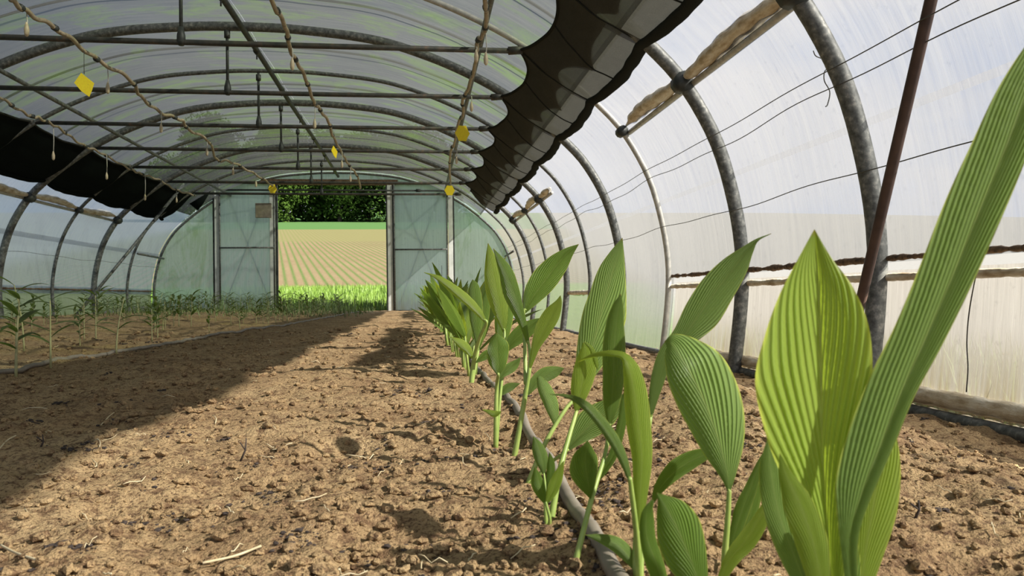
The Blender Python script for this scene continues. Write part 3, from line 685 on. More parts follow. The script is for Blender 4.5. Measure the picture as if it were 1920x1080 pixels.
side_words = ['far left', 'left']
for i, x in enumerate(tx):
    o = protos[i] if i < 3 else copy_tree(protos[i % 3])
    yy = 120 + 8.5 * (i % 2) + math.sin(i * 2.4); o.location = (x, yy, gz_out(x, yy)); o.rotation_euler = (0, 0, i * 1.7); s = .9 + .25 * abs(math.sin(i * 1.3)) + .3 * (i % 2); o.scale = (s, s, s)
    tag(o, 'dark green leafy tree in the row above the field, %s tree from the left' % ORD[i], 'tree', 'trees behind the field')

# ---------------------------------------------------------------- hoses on the soil
def ground_hose(pts2, r, m, label, lift=.006):
    P = catmull(pts2, 160); pts = [(x, y, hz(x, y) * .5 + float(soil_z(x, y)) * .5 + r * .7 + lift) for x, y in P]
    o0 = Vector(pts[0]); mb = MB(); tube(mb, [Vector(p) - o0 for p in pts], r, 10); o = mb.build('drip_hose', m); o.location = o0; tag(o, label, 'hose', 'drip hoses on the soil')
ground_hose([(.185, .45), (.200, .8), (.205, 1.02), (.222, 1.36), (.243, 2.04), (.235, 3.1), (.25, 5), (.24, 9), (.22, 13.5), (.2, 16.4)], .0095, M['hose_grey'], 'grey drip hose under the row of broad leaved plants')
ground_hose([(-1.72, 1.0), (-1.70, 3.31), (-1.73, 4.2), (-1.66, 5.12), (-1.66, 6.5), (-1.48, 8.2), (-1.38, 9.6), (-1.33, 12), (-1.2, 16.2)], .011, M['hose_grey'], 'pale drip hose beside the bed of thin leaved plants')

# ---------------------------------------------------------------- irrigation lines under the roof
IRR = [
 ('left', 2.32, [(20, 0), (55, 25), (115, 60), (180, 110), (245, 150), (263, 180), (300, 210), (340, 225), (352, 241), (392, 266), (406, 299), (432, 303), (470, 322), (500, 340), (520, 357)], [(50, 55, 25), (202, 165, 130), (302, 240, 208), (388, 285, 262), (437, 322, 303), (480, 345, 326)]),
 ('middle', 2.30, [(502, -10), (535, 50), (545, 95), (570, 140), (588, 190), (596, 200), (618, 232), (622, 250), (640, 285), (655, 310), (670, 330), (676, 352)], [(548, 120, 90), (590, 232, 196), (641, 308, 284), (657, 335, 312)]),
 ('far left', 2.30, [(-30, 150), (0, 182), (50, 214), (75, 222), (110, 240), (152, 270), (190, 287), (240, 315), (265, 326), (300, 338), (330, 356), (366, 366)], [(100, 292, 235), (200, 330, 290), (272, 370, 327), (331, 375, 356)]),
 ('right', 2.30, [(908, -10), (912, 30), (908, 60), (895, 78), (894, 98), (888, 135), (874, 175), (867, 190), (869, 212), (858, 235), (852, 270), (846, 280), (843, 312), (845, 345)], [(911, 110, 62), (893, 105, 80), (884, 200, 180), (856, 300, 262)]),
]
for nm, z, pl, drops in IRR:
    P = [atZ(a, b, z) for a, b in pl]; C = catmull([tuple(p) for p in P], 140)
    o0 = Vector(C[0]); root = empty('irrigation_line', o0)
    mb = MB(); tube(mb, [Vector(p) + Vector((0, 0, .012 * math.sin(i * .9))) - o0 for i, p in enumerate(C)], .0165 if nm != 'far left' else .014, 8); mb.build('pipe', M['hose'], root)
    for i in range(6, 140, 12):
        k = MB(); a = Vector(C[i]) - o0; b = Vector(C[i + 1]) - o0; d = (b - a).normalized() * .02; tube(k, [a - d, a + d], .024, 8); k.build('clip', M['dark'], root)
    for j, (px, py, pt) in enumerate(drops):
        t = atZ(px, pt, z); bpt = atY(px, py, t.y)
        dr = MB(); loc = Vector(t); tube(dr, [(0, 0, 0), (.004, 0, (bpt.z - t.z) * .5), (bpt.x - t.x, 0, bpt.z - t.z)], .0045, 6)
        L = bpt - t
        th = dr.build('dropper_tube', M['thread'], root); th.location = t - o0
        wv = MB(); tube(wv, [L + Vector((0, 0, .05)), L + Vector((0, 0, .02)), L, L - Vector((0, 0, .035)), L - Vector((0, 0, .05))], [.006, .014, .018, .016, .006], 8)
        wv.build('weight', M['drop'], th)
    tag(root, 'kinked brown irrigation pipe with droppers, the %s one of four under the roof' % nm, 'irrigation pipe', 'irrigation pipes under the roof')
# yellow sticky cards
def card(px, py, top, Y, w, h, yaw, shape, label):
    c = atY(px, py, Y); root = empty('sticky_trap', c, yaw); mb = MB()
    if shape == 'diamond': out = [(-w / 2, .05 * h), (-.02, h / 2), (w / 2, .1 * h), (w * .38, -.22 * h), (.02 + .1 * w, -h / 2), (-w * .15, -.28 * h)]
    else: out = [(math.cos(q) * w / 2 * (1 + .09 * (-1) ** i), math.sin(q) * h / 2 * (1 + .09 * (-1) ** i)) for i, q in enumerate(np.linspace(0, 2 * PI, 13)[:-1])]
    k = len(out); vs = [(x, -.0015, z) for x, z in out] + [(x, .0015, z) for x, z in out]
    mb.add(vs, [tuple(range(k)), tuple(range(2 * k - 1, k - 1, -1))] + [(i, k + i, k + (i + 1) % k, (i + 1) % k) for i in range(k)]); mb.build('card', M['yellow'], root, smooth=False)
    s = MB(); t = atY(px, top, Y) - c; tube(s, [(0, 0, h * .45), (0, 0, t.z)], .0025, 5); s.build('string', M['wire'], root); tag(root, label, 'sticky trap', 'yellow sticky traps')
card(158, 159, 95, 6.05, .135, .18, .25, 'diamond', 'large yellow sticky card hanging at upper left, nearest the camera')
card(867, 250, 214, 8.1, .15, .18, .1, 'round', 'yellow sticky card below the right irrigation pipe')
card(627, 285, 256, 9.6, .13, .155, 1.05, 'diamond', 'narrow edge-turned yellow sticky card in the middle of the tunnel')
card(843, 357, 338, 12.9, .17, .18, .1, 'round', 'yellow sticky card in front of the right door post')
card(511, 354, 342, 13.8, .14, .17, .3, 'round', 'yellow sticky card in front of the left doorway post')

# ---------------------------------------------------------------- leaves
def leaf_mesh(mb, L, C, Rr, nrm, bulge=.12, pleat=.0, nc=6, ripple=0., mi=0, seed=0):
    """blade from three rows of points: left edge, midrib, right edge; nrm: normals per row"""
    n = len(C); vs, uv = [], []
    for i in range(n):
        v = i / (n - 1)
        for k in range(-nc, nc + 1):
            u = k / nc; au = abs(u); e = L[i] if u < 0 else Rr[i]
            w = (e - C[i]).length
            p = C[i] + (e - C[i]) * au + nrm[i] * (bulge * w * (au - au * au) * 2)
            ph = v - .8 * au ** .8
            p = p + nrm[i] * (pleat * w * math.sin(ph * 62) * math.sin(PI * min(1, au * 1.0)) )
            if ripple: p = p + nrm[i] * (ripple * w * au * au * math.sin(v * 15 + seed + (2 if u < 0 else 0)))
            vs.append(p); uv.append(((u + 1) / 2, v))
    w = 2 * nc + 1
    fs = [(i * w + k, i * w + k + 1, (i + 1) * w + k + 1, (i + 1) * w + k) for i in range(n - 1) for k in range(w - 1)]
    mb.add(vs, fs, uv, mi)
def px_leaf(root, ctrl, Y, mname, dl=.25, dr=.25, petiole=None, n=60, bulge=.15, pleat=.02, pr=3.0, ripple=.05, dY=0.0):
    """ctrl base->tip: (px, py, left half width, right half width[, depth offset]) in photograph pixels at distance Y"""
    n = 100 if Y < 1.3 else 40; pleat = pleat * 1.3 if Y < 1.3 else 0
    c5 = [tuple(c) + ((0,) if len(c) == 4 else ()) for c in ctrl]
    S = catmull(c5, n); S[:, 2:4] = np.maximum(S[:, 2:4], .35)
    Cc, Ll, Rl, NN = [], [], [], []
    camp = Vector((0, 0, HC))
    for i in range(n):
        a = S[min(i + 1, n - 1)] - S[max(i - 1, 0)]; t = Vector((a[0], a[1])).normalized()
        pl = Vector((t.y, -t.x)); x, y, wl_, wr_, dd = S[i]; yy = Y + dd; sc = yy / FPX
        c = atY(x, y, yy); le = atY(x + pl.x * wl_, y + pl.y * wl_, yy + dl * wl_ * sc); re = atY(x - pl.x * wr_, y - pl.y * wr_, yy + dr * wr_ * sc)
        Cc.append(c); Ll.append(le); Rl.append(re); nn = (camp - c).normalized(); NN.append(nn)
    o0 = root.location; Cc = [p - o0 for p in Cc]; Ll = [p - o0 for p in Ll]; Rl = [p - o0 for p in Rl]
    mb = MB(); leaf_mesh(mb, Ll, Cc, Rl, NN, bulge, pleat, nc=28 if Y < 1.3 else 8, ripple=ripple, seed=ctrl[0][0])
    lf = mb.build('leaf', M[mname], root)
    if petiole:
        pp = [p for p in petiole]
        pts3 = [atY(a[0], a[1], (a[2] if len(a) > 2 else Y)) - o0 for a in pp] + [Cc[0], Cc[2]]
        sm = catmull([tuple(p) for p in pts3], 22); k = pr * Y / FPX
        s = MB(); tube(s, [Vector(p) for p in sm], list(np.linspace(k * 1.25, k * .55, 22)), 8); s.build('stalk', M['stem'], root)
    return lf
def plant_root(px, Y, label, group='broad leaved plants in the row'):
    b = atY(px, 800, Y); z = hz(b.x, Y); root = empty('turmeric_plant', (b.x, Y, z - .01)); tag(root, label, 'plant', group); return root, (b.x, z)
def gpx(root):   # pixel-style petiole start: the root itself
    return root.location
def P_(root, px, py, Y): return (px, py, Y)
def base_px(root):
    v = root.location - Vector((0, 0, HC)); D = v.dot(fwd); return (960 + FPX * v.dot(rt) / D, 540 - FPX * v.dot(up) / D, root.location.y)

# A: the large plant at the right edge of the picture
rA, _ = plant_root(1590, .52, 'largest broad leaved plant in the right foreground, its long leaf leaving the frame'); b = base_px(rA)
px_leaf(rA, [(1562, 1130, 12, 14), (1553, 1010, 34, 40), (1546, 920, 66, 62), (1541, 820, 103, 84), (1540, 715, 124, 96), (1538, 620, 102, 92), (1535, 545, 72, 66), (1531, 485, 36, 28), (1527, 430, .5, .5)], .53, 'leaf_bright', -.42, -.55, [b, (1575, 1240, .53)], 44, .12, .022, 8, .02)
px_leaf(rA, [(1600, 1130, 10, 10), (1594, 1010, 20, 16), (1616, 925, 52, 20), (1650, 838, 66, 24), (1690, 735, 66, 26), (1735, 635, 62, 34), (1785, 520, 64, 40), (1832, 405, 66, 44), (1880, 290, 62, 44), (1925, 175, 52, 40), (1985, 40, 26, 22), (2025, -70, .5, .5)], .50, 'leaf_grey', .35, -.45, [b, (1592, 1250, .51)], 54, .10, .03, 9, .02)
px_leaf(rA, [(1612, 1130, 10, 12), (1622, 1040, 30, 34), (1637, 950, 34, 46), (1648, 870, 26, 41), (1655, 800, 10, 22), (1657, 755, .5, .5)], .56, 'leaf_bright', .3, .3, [b, (1600, 1250, .55)], 30, .12, .02, 7)
px_leaf(rA, [(1545, 1120, 20, 14), (1525, 1020, 32, 28), (1500, 945, 32, 24), (1474, 890, 14, 12), (1462, 850, .5, .5)], .49, 'leaf_bright', .3, .3, [b, (1570, 1220, .51)], 30, .12, .02, 7)
px_leaf(rA, [(1525, 1130, 12, 12), (1490, 1045, 26, 26), (1460, 960, 28, 28), (1445, 880, 22, 26), (1440, 820, .5, .5)], .57, 'leaf_grey', .3, .3, [b, (1560, 1230, .56)], 30, .12, .02, 7)
px_leaf(rA, [(1590, 1150, 16, 18), (1585, 1080, 30, 30), (1578, 1000, 30, 26), (1570, 940, 6, 6)], .55, 'leaf_mid', .3, .3, [b, (1590, 1230, .55)], 20, .12, .02, 8)
# B: plant with the broad drooping leaf
rB, _ = plant_root(1352, .72, 'plant with a broad drooping striped leaf, just left of the largest plant'); b = base_px(rB)
px_leaf(rB, [(1367, 925, 1, 1), (1364, 890, 15, 17), (1353, 845, 33, 43), (1337, 795, 44, 62), (1316, 742, 50, 70), (1292, 695, 45, 66), (1272, 662, 30, 44, .01), (1258, 645, 16, 24, .02), (1246, 640, .5, .5, .03)], .72, 'leaf_grey', .4, .5, [b, (1358, 1060, .72), (1364, 980, .72)], 40, .16, .02, 6.5, .03)
px_leaf(rB, [(1345, 1100, 5, 6), (1372, 1045, 13, 17), (1400, 1012, 17, 20), (1425, 975, 14, 16), (1448, 930, 8, 8), (1458, 905, .5, .5)], .68, 'leaf_bright', .4, .5, [b], 24, .16, .02, 5)
px_leaf(rB, [(1368, 1040, 2, 2), (1378, 1000, 10, 12), (1392, 955, 15, 14), (1408, 915, 12, 12), (1424, 870, 6, 6), (1430, 850, .5, .5)], .74, 'leaf_mid', .4, .5, [b, (1356, 1090, .73)], 24, .16, .02, 4)
px_leaf(rB, [(1380, 1010, 2, 2), (1400, 985, 12, 12), (1412, 940, 16, 14), (1420, 900, 10, 10), (1424, 870, .5, .5)], .78, 'leaf_mid', .4, .5, [b, (1362, 1080, .75)], 24, .16, .02, 4)
# C: plant with the tall leaning leaf
rC, _ = plant_root(1195, .73, 'plant of many crossing leaves in the centre right, one leaning far right'); b = base_px(rC)
px_leaf(rC, [(1218, 790, 2, 2), (1232, 725, 14, 10), (1252, 670, 20, 12), (1282, 630, 22, 24), (1312, 588, 31, 38), (1345, 542, 33, 34), (1378, 500, 25, 25), (1402, 468, 10, 12), (1420, 450, 3, 3), (1446, 438, .5, .5)], .80, 'leaf_grey', .4, .5, [b, (1193, 1040, .74), (1200, 930, .76)], 44, .16, .012, 6.5, .02)
px_leaf(rC, [(1198, 1010, 3, 3), (1200, 930, 12, 14), (1203, 860, 18, 20), (1197, 800, 22, 24), (1190, 740, 20, 24), (1180, 695, 12, 20), (1168, 670, 5, 10, .005), (1140, 664, 4, 7, .01), (1110, 668, 3, 5, .02), (1083, 679, .5, .5, .03)], .72, 'leaf_bright', .5, .5, [b, (1196, 1080, .73)], 44, .2, .02, 6, .02)
px_leaf(rC, [(1182, 905, 3, 3), (1170, 868, 7, 9), (1150, 828, 9, 13), (1122, 788, 9, 12), (1092, 757, 7, 9), (1062, 743, 3, 4), (1030, 739, .5, .5)], .69, 'leaf_grey', .5, .5, [b, (1194, 1010, .71)], 34, .2, .02, 6, .02)
px_leaf(rC, [(1222, 945, 2, 2), (1240, 912, 13, 10), (1268, 882, 20, 16), (1300, 862, 18, 15), (1330, 850, 10, 8), (1350, 845, .5, .5)], .77, 'leaf_mid', .5, .5, [b, (1205, 1010, .75)], 30, .2, .02, 5, .02)
px_leaf(rC, [(1318, 1120, 10, 10), (1302, 1068, 38, 26), (1287, 1030, 46, 38), (1270, 990, 42, 44), (1252, 957, 24, 34), (1240, 937, 8, 14), (1231, 924, .5, .5)], .62, 'leaf_mid', .4, .4, [b], 34, .16, .02, 6, .03)
px_leaf(rC, [(1250, 1120, 10, 10), (1232, 1060, 20, 14), (1214, 1010, 14, 16), (1212, 965, 10, 14), (1224, 935, .5, .5)], .66, 'leaf_mid', .4, .4, [b], 24, .16, .02, 6, .03)
px_leaf(rC, [(1195, 1075, 2, 2), (1180, 1045, 12, 12), (1158, 1022, 15, 14), (1130, 1010, 10, 9), (1097, 1003, .5, .5)], .74, 'leaf_grey', .5, .5, [b], 24, .2, .02, 4, .02)
# D: plant in front of the hose with an oval leaf
rD, _ = plant_root(1070, .80, 'plant with a small oval leaf low on its stalk, growing beside the hose end'); b = base_px(rD)
px_leaf(rD, [(1142, 800, 2, 2), (1147, 755, 16, 15), (1150, 700, 20, 22), (1152, 650, 22, 21), (1156, 605, 19, 14), (1160, 575, 12, 9), (1164, 551, .5, .5)], .86, 'leaf_mid', .5, .5, [b, (1085, 1030, .80), (1112, 925, .82), (1135, 850, .85)], 34, .2, .012, 5, .02)
px_leaf(rD, [(1107, 935, 1, 1), (1104, 910, 20, 12), (1099, 882, 31, 22), (1098, 856, 24, 22), (1100, 838, 9, 11), (1102, 826, .5, .5)], .81, 'leaf_mid', .3, .4, None, 24, .2, .02, 5, .03)
px_leaf(rD, [(1118, 905, 2, 2), (1133, 880, 7, 8), (1150, 850, 8, 9), (1164, 800, 8, 9), (1170, 752, 6, 6), (1172, 730, .5, .5)], .84, 'leaf_mid', .3, .4, None, 24, .2, .02, 5, .03)
# E
rE, _ = plant_root(984, 1.14, 'plant with the tallest upright pleated leaf, behind the crossing leaves'); b = base_px(rE)
px_leaf(rE, [(1085, 745, 3, 3), (1097, 700, 19, 20), (1112, 648, 30, 38), (1125, 596, 34, 48), (1136, 555, 31, 40), (1148, 512, 27, 26), (1158, 478, 16, 13), (1167, 446, .5, .5)], 1.18, 'leaf_grey', .35, .5, [b, (1022, 832, 1.15), (1062, 765, 1.17)], 36, .16, .02, 4.2, .02)
px_leaf(rE, [(1062, 846, 2, 2), (1082, 822, 21, 14), (1106, 798, 30, 25), (1135, 775, 26, 25), (1160, 752, 12, 12), (1174, 738, .5, .5)], 1.10, 'leaf_grey', .4, .4, [b, (1030, 870, 1.13)], 28, .16, .02, 3.5, .02)
# F
rF, _ = plant_root(1022, .96, 'low plant with a V of two short leaves beside the middle of the hose'); b = base_px(rF)
px_leaf(rF, [(1022, 945, 2, 2), (1017, 922, 14, 7), (1010, 900, 15, 8), (1003, 875, .5, .5)], .96, 'leaf_mid', .4, .4, [b], 20, .2, .02, 3.5)
px_leaf(rF, [(1024, 945, 2, 2), (1036, 920, 11, 10), (1046, 892, 9, 10), (1057, 864, .5, .5)], .95, 'leaf_bright', .4, .4, [b, (1031, 975, .95)], 20, .2, .02, 3.5)
px_leaf(rF, [(1026, 925, 2, 2), (1032, 895, 8, 7), (1033, 868, 7, 7), (1030, 848, .5, .5)], .97, 'leaf_mid', .4, .4, None, 20, .2, .02, 3.5)
px_leaf(rF, [(1020, 890, 2, 2), (1016, 862, 13, 12), (1009, 838, 12, 10), (1000, 818, .5, .5)], 1.0, 'leaf_grey', .4, .4, [b, (1024, 930, .98)], 20, .2, .02, 2.5)
px_leaf(rF, [(1080, 775, 2, 2), (1088, 735, 18, 16), (1095, 695, 20, 22), (1098, 660, 12, 16), (1094, 642, .5, .5)], 1.05, 'leaf_bright', .4, .4, [(1032, 985, .97), (1048, 890, .99), (1065, 825, 1.02)], 24, .2, .02, 5)
px_leaf(rF, [(1096, 640, 1, 2), (1110, 655, 4, 5), (1118, 680, 4, 5), (1121, 694, .5, .5)], 1.04, 'leaf_bright', .4, .4, None, 16, .2, .02, 5)
# G
rG, _ = plant_root(962, 1.34, 'tall slender plant whose top leaf points right to the hoops'); b = base_px(rG)
st = [b, (972, 815, 1.34), (985, 740, 1.34), (994, 680, 1.34)]
px_leaf(rG, [(992, 650, 2, 2), (984, 612, 9, 5), (973, 575, 17, 8), (962, 545, 20, 12), (950, 515, 14, 14), (938, 492, 7, 10), (925, 466, .5, .5)], 1.36, 'leaf_mid', .4, .4, st, 30, .2, .012, 4.6)
px_leaf(rG, [(982, 588, 2, 2), (1000, 556, 20, 16), (1022, 526, 27, 22), (1045, 496, 21, 20), (1064, 474, 10, 12), (1085, 458, .5, .5)], 1.38, 'leaf_mid', .4, .4, [(986, 720, 1.34), (984, 650, 1.37)], 30, .2, .012, 3.4)
px_leaf(rG, [(994, 690, 2, 2), (1005, 650, 9, 8), (1020, 618, 17, 14), (1036, 590, 17, 14), (1047, 569, 8, 7), (1051, 554, .5, .5)], 1.33, 'leaf_bright', .4, .4, None, 28, .2, .012, 3.4)
px_leaf(rG, [(990, 740, 2, 2), (1003, 718, 11, 10), (1022, 704, 15, 13), (1042, 696, 10, 10), (1058, 690, .5, .5)], 1.35, 'leaf_grey', .4, .4, None, 24, .2, .012, 3.4)
px_leaf(rG, [(1010, 706, 4, 4), (1018, 728, 15, 10), (1030, 758, 17, 10), (1038, 782, 10, 7), (1042, 804, .5, .5)], 1.31, 'leaf_grey', .4, .4, None, 24, .2, .012, 3.4)
# H
rH, _ = plant_root(929, 1.56, 'upright plant with a small round edged leaf below tall crossed blades'); b = base_px(rH)
st = [b, (930, 770, 1.56), (932, 720, 1.56)]
px_leaf(rH, [(934, 704, 2, 2), (935, 684, 17, 14), (933, 662, 20, 21), (932, 643, 15, 20), (931, 624, .5, .5)], 1.52, 'leaf_mid', .3, .3, st, 24, .2, .012, 4)
px_leaf(rH, [(946, 625, 2, 2), (940, 590, 13, 12), (932, 550, 20, 20), (925, 515, 17, 19), (919, 485, 9, 12), (915, 456, .5, .5)], 1.62, 'leaf_bright', .4, .4, [b, (937, 740, 1.58), (944, 670, 1.6)], 28, .2, .02, 3.2)
px_leaf(rH, [(940, 660, 2, 2), (943, 620, 15, 14), (948, 580, 19, 16), (952, 548, 12, 12), (957, 520, .5, .5)], 1.66, 'leaf_mid', .4, .4, [b, (937, 730, 1.6)], 28, .2, .012, 3.2)
px_leaf(rH, [(948, 660, 2, 2), (962, 640, 13, 12), (985, 620, 16, 15), (1004, 606, 9, 10), (1018, 596, .5, .5)], 1.60, 'leaf_mid', .4, .4, [b, (938, 740, 1.57)], 24, .2, .012, 3.0)
px_leaf(rH, [(936, 710, 2, 2), (950, 694, 9, 10), (964, 684, 8, 9), (977, 670, .5, .5)], 1.56, 'leaf_grey', .4, .4, None, 20, .2, .012, 3)
px_leaf(rH, [(930, 745, 2, 2), (948, 730, 8, 8), (960, 724, 7, 7), (975, 719, .5, .5)], 1.58, 'leaf_grey', .4, .4, None, 20, .2, .012, 3)
px_leaf(rH, [(940, 772, 1, 1), (928, 775, 7, 5), (915, 771, 4, 3), (904, 768, .5, .5)], 1.53, 'leaf_bright', .4, .4, None, 16, .2, .012, 3)
# I
rI, _ = plant_root(884, 2.45, 'plant with a long bright leaf arching left over the doorway corner'); b = base_px(rI)
px_leaf(rI, [(912, 606, 2, 2), (897, 585, 7, 7), (875, 562, 9, 9), (850, 541, 9, 8), (826, 523, 6, 5), (808, 515, 2, 2), (795, 511, .5, .5)], 2.35, 'leaf_bright', .4, .4, [b, (888, 680, 2.45), (899, 635, 2.4)], 28, .2, .01, 4.2)
px_leaf(rI, [(895, 650, 2, 2), (893, 600, 12, 12), (891, 560, 14, 13), (888, 535, 8, 9), (886, 524, .5, .5)], 2.5, 'leaf_mid', .4, .4, [b], 24, .2, .01, 3)
px_leaf(rI, [(890, 675, 1, 1), (875, 655, 7, 9), (860, 643, 6, 9), (845, 632, .5, .5)], 2.45, 'leaf_bright', .4, .4, None, 24, .2, .01, 3)
px_leaf(rI, [(896, 660, 1, 1), (900, 630, 9, 9), (906, 600, 10, 10), (912, 560, 8, 8), (914, 535, .5, .5)], 2.6, 'leaf_mid', .4, .4, [b], 24, .2, .01, 3)
px_leaf(rI, [(892, 680, 1, 1), (908, 668, 8, 8), (922, 660, 7, 7), (934, 655, .5, .5)], 2.42, 'leaf_mid', .4, .4, None, 20, .2, .01, 3)

# further turmeric plants down the row
def leaf3d(mb, p0, az, elev0, elev1, Lg, W, bulge=.15, n=16, nc=3, twist=0., yaw_face=None, seed=0):
    C, Lr, Rr, NN = [], [], [], []; p = Vector(p0)
    for i in range(n):
        v = i / (n - 1); el = elev0 + (elev1 - elev0) * v ** 1.3
        d = Vector((math.cos(az) * math.cos(el), math.sin(az) * math.cos(el), math.sin(el)))
        if i: p = p + d * (Lg / (n - 1))
        side = Vector((-math.sin(az), math.cos(az), 0)); nn = side.cross(d); a = twist
        sd_ = side * math.cos(a) + nn * math.sin(a); nn = sd_.cross(d)
        w = W * max(.02, (math.sin(PI * min(1, v * .97 + .03) ** .85)) ** .85)
        C.append(p.copy()); Lr.append(p - sd_ * w - nn * w * .3 * -1); Rr.append(p + sd_ * w + nn * w * .3); NN.append(nn)
    leaf_mesh(mb, Lr, C, Rr, NN, bulge, 0, nc=nc, ripple=.05, seed=seed)
def make_turmeric(seed, nl, hh):
    r = random.Random(seed); root = empty('turmeric_plant'); az0 = r.uniform(0, 6.28)
    for k in range(nl):
        az = az0 + k * PI + r.uniform(-.6, .6); el = r.uniform(1.25, 1.52) if k < nl - 2 else r.uniform(.8, 1.15)
        ph = hh * r.uniform(.22, .45); off = .012
        b0 = Vector((math.cos(az) * off * r.random(), math.sin(az) * off * r.random(), -.01)); b1 = b0 + Vector((math.cos(az) * ph * .12, math.sin(az) * ph * .12, ph))
        s = MB(); tube(s, [b0, (b0 + b1) / 2 + Vector((.002, .002, 0)), b1], [.0055, .0045, .003], 6); st = s.build('stalk', M['stem'], root)
        mb = MB(); leaf3d(mb, b1, az, el, el - r.uniform(.15, .75), hh * r.uniform(.48, .72), hh * r.uniform(.062, .092), twist=r.uniform(-.6, .6), seed=k)
        mb.build('leaf', M[r.choice(['leaf_bright', 'leaf_mid', 'leaf_mid', 'leaf_grey'])], root)
    return root
tp = [make_turmeric(20 + i, 7 + i % 3, .40) for i in range(5)]
Y = 2.8; i = 0
rr = random.Random(8)
used = set()
while Y < 16.2:
    k = i % 5; o = tp[k] if k not in used else copy_tree(tp[k]); used.add(k)
    x = .215 + rr.uniform(-.035, .05); s = rr.uniform(.85, 1.2) * (1.0 if Y > 3.4 else .95)
    o.location = (x, Y, hz(x, Y) - .005); o.rotation_euler = (0, 0, rr.uniform(0, 6.28)); o.scale = (s, s, s)
    tag(o, 'leafy turmeric-like plant farther down the row, one of the crowded ones towards the doors', 'plant', 'crowded plants far down the row')
    Y += rr.uniform(.22, .32) if Y < 7 else rr.uniform(.3, .5); i += 1

# thin leaved plants in the left bed
def make_ginger(seed, h, nl):
    r = random.Random(seed); root = empty('ginger_plant'); az = r.uniform(0, 6.28); bend = r.uniform(-.12, .12)
    P = [Vector((bend * h * (t ** 2) * math.cos(az), bend * h * (t ** 2) * math.sin(az), h * t * .8 - .01)) for t in np.linspace(0, 1, 8)]
    s = MB(); tube(s, P, list(np.linspace(.0055, .0022, 8)), 6); s.build('stem', M['stem_pale'], root)
    mb = MB()
    for k in range(nl):
        t = .38 + .62 * k / (nl - 1); i = min(6, int(t * 7)); p = P[i].lerp(P[i + 1], t * 7 - i)
        leaf = MB(); a = az + (k % 2) * PI + r.uniform(-.35, .35)
        leaf3d(leaf, p, a, r.uniform(.45, .95), r.uniform(-.7, .1), h * r.uniform(.30, .48), h * r.uniform(.032, .046), n=9, nc=2, seed=k)
        leaf.build('leaf', M['leaf_thin'], root)
    return root
gp = [make_ginger(50 + i, .36 + .03 * i, 7 + i % 3) for i in range(4)]
gused = set()
def put_ginger(x, Y, s, rz, k, label, group):
    o = gp[k] if k not in gused else copy_tree(gp[k]); gused.add(k)
    o.location = (x, Y, hz(x, Y)); o.rotation_euler = (0, 0, rz); o.scale = (s, s, s); tag(o, label, 'plant', group)
near = [(30, 706, .95, 'thin leaved plant nearest the camera at the left picture edge'), (95, 690, .85, 'thin leaved plant by the pale hose, second from the left edge'), (218, 667, .80, 'dark leaved thin plant right beside the pale hose'), (45, 660, .95, 'thin plant behind the one at the left picture edge'), (150, 650, .6, 'small thin plant in the middle of the left bed'), (285, 645, .62, 'small sparse plant beside the bend of the pale hose'), (-30, 700, 1, 'thin leaved plant just at the frame edge on the left')]
for j, (px, py, s, lb) in enumerate(near):
    g = atZ(px, py, 0); put_ginger(g.x, g.y, s * 1.2, rr.uniform(0, 6.28), j % 4, lb, 'thin leaved plants in the left bed')
cnt = 0
for j in range(165):
    Y = 4.0 + 12.2 * rr.random() ** .75; x = rr.choice([-1.95, -2.45, -2.95, -3.5, -4.05, -4.6, -5.1]) + rr.uniform(-.13, .13)
    if Y > 9 and rr.random() < .3: x = -1.72 + rr.uniform(-.1, .3)
    put_ginger(x, Y, rr.uniform(.55, 1.1), rr.uniform(0, 6.28), j % 4, 'thin leaved seedling in the left bed behind the pale hose', 'seedlings filling the left bed')

# ---------------------------------------------------------------- litter on the soil
def lumps(name, n, area, s0, s1, m, label, cat, flat=.7, seed=1, sink=.3):
    r = random.Random(seed); ico = []
    t = (1 + 5 ** .5) / 2
    base = [Vector(v).normalized() for v in [(-1, t, 0), (1, t, 0), (-1, -t, 0), (1, -t, 0), (0, -1, t), (0, 1, t), (0, -1, -t), (0, 1, -t), (t, 0, -1), (t, 0, 1), (-t, 0, -1), (-t, 0, 1)]]
    F = [(0, 11, 5), (0, 5, 1), (0, 1, 7), (0, 7, 10), (0, 10, 11), (1, 5, 9), (5, 11, 4), (11, 10, 2), (10, 7, 6), (7, 1, 8), (3, 9, 4), (3, 4, 2), (3, 2, 6), (3, 6, 8), (3, 8, 9), (4, 9, 5), (2, 4, 11), (6, 2, 10), (8, 6, 7), (9, 8, 1)]
    xy = np.array([area(r) for _ in range(n)]); zz = soil_h(xy[:, 0], xy[:, 1]); vs, fs = [], []
    for i in range(n):
        x, y = xy[i]; s = s0 + (s1 - s0) * r.random() ** 3; s *= (1 + .25 * y); ax, ay = r.uniform(.7, 1.4), r.uniform(.7, 1.4); q = r.uniform(0, 6.28); cq, sq = math.cos(q), math.sin(q); b = len(vs)
        for v in base:
            k = s * r.uniform(.75, 1.2); vx, vy = v.x * ax * k, v.y * ay * k
            vs.append((x + vx * cq - vy * sq, y + vx * sq + vy * cq, zz[i] + v.z * k * flat + s * (flat - sink)))
        fs += [(b + f[0], b + f[1], b + f[2]) for f in F]
    mb = MB(); mb.add(vs, fs); o = mb.build(name, m, smooth=False); tag(o, label, cat, kind='stuff')
def near_area(r):
    d = .55 * math.exp(r.random() * 2.6); a = R(r.uniform(-36, 44)); return d * math.sin(a), d * math.cos(a)
lumps('soil_crumbs', 15000, near_area, .0012, .0085, M['soil'], 'loose crumbs and small clods of sandy soil', 'soil', seed=3)
def patch_area(r):
    c = r.choice(PATCH); return c[0] + r.gauss(0, 1) * c[2], c[1] + r.gauss(0, 1) * c[2] * .8
PATCH = []
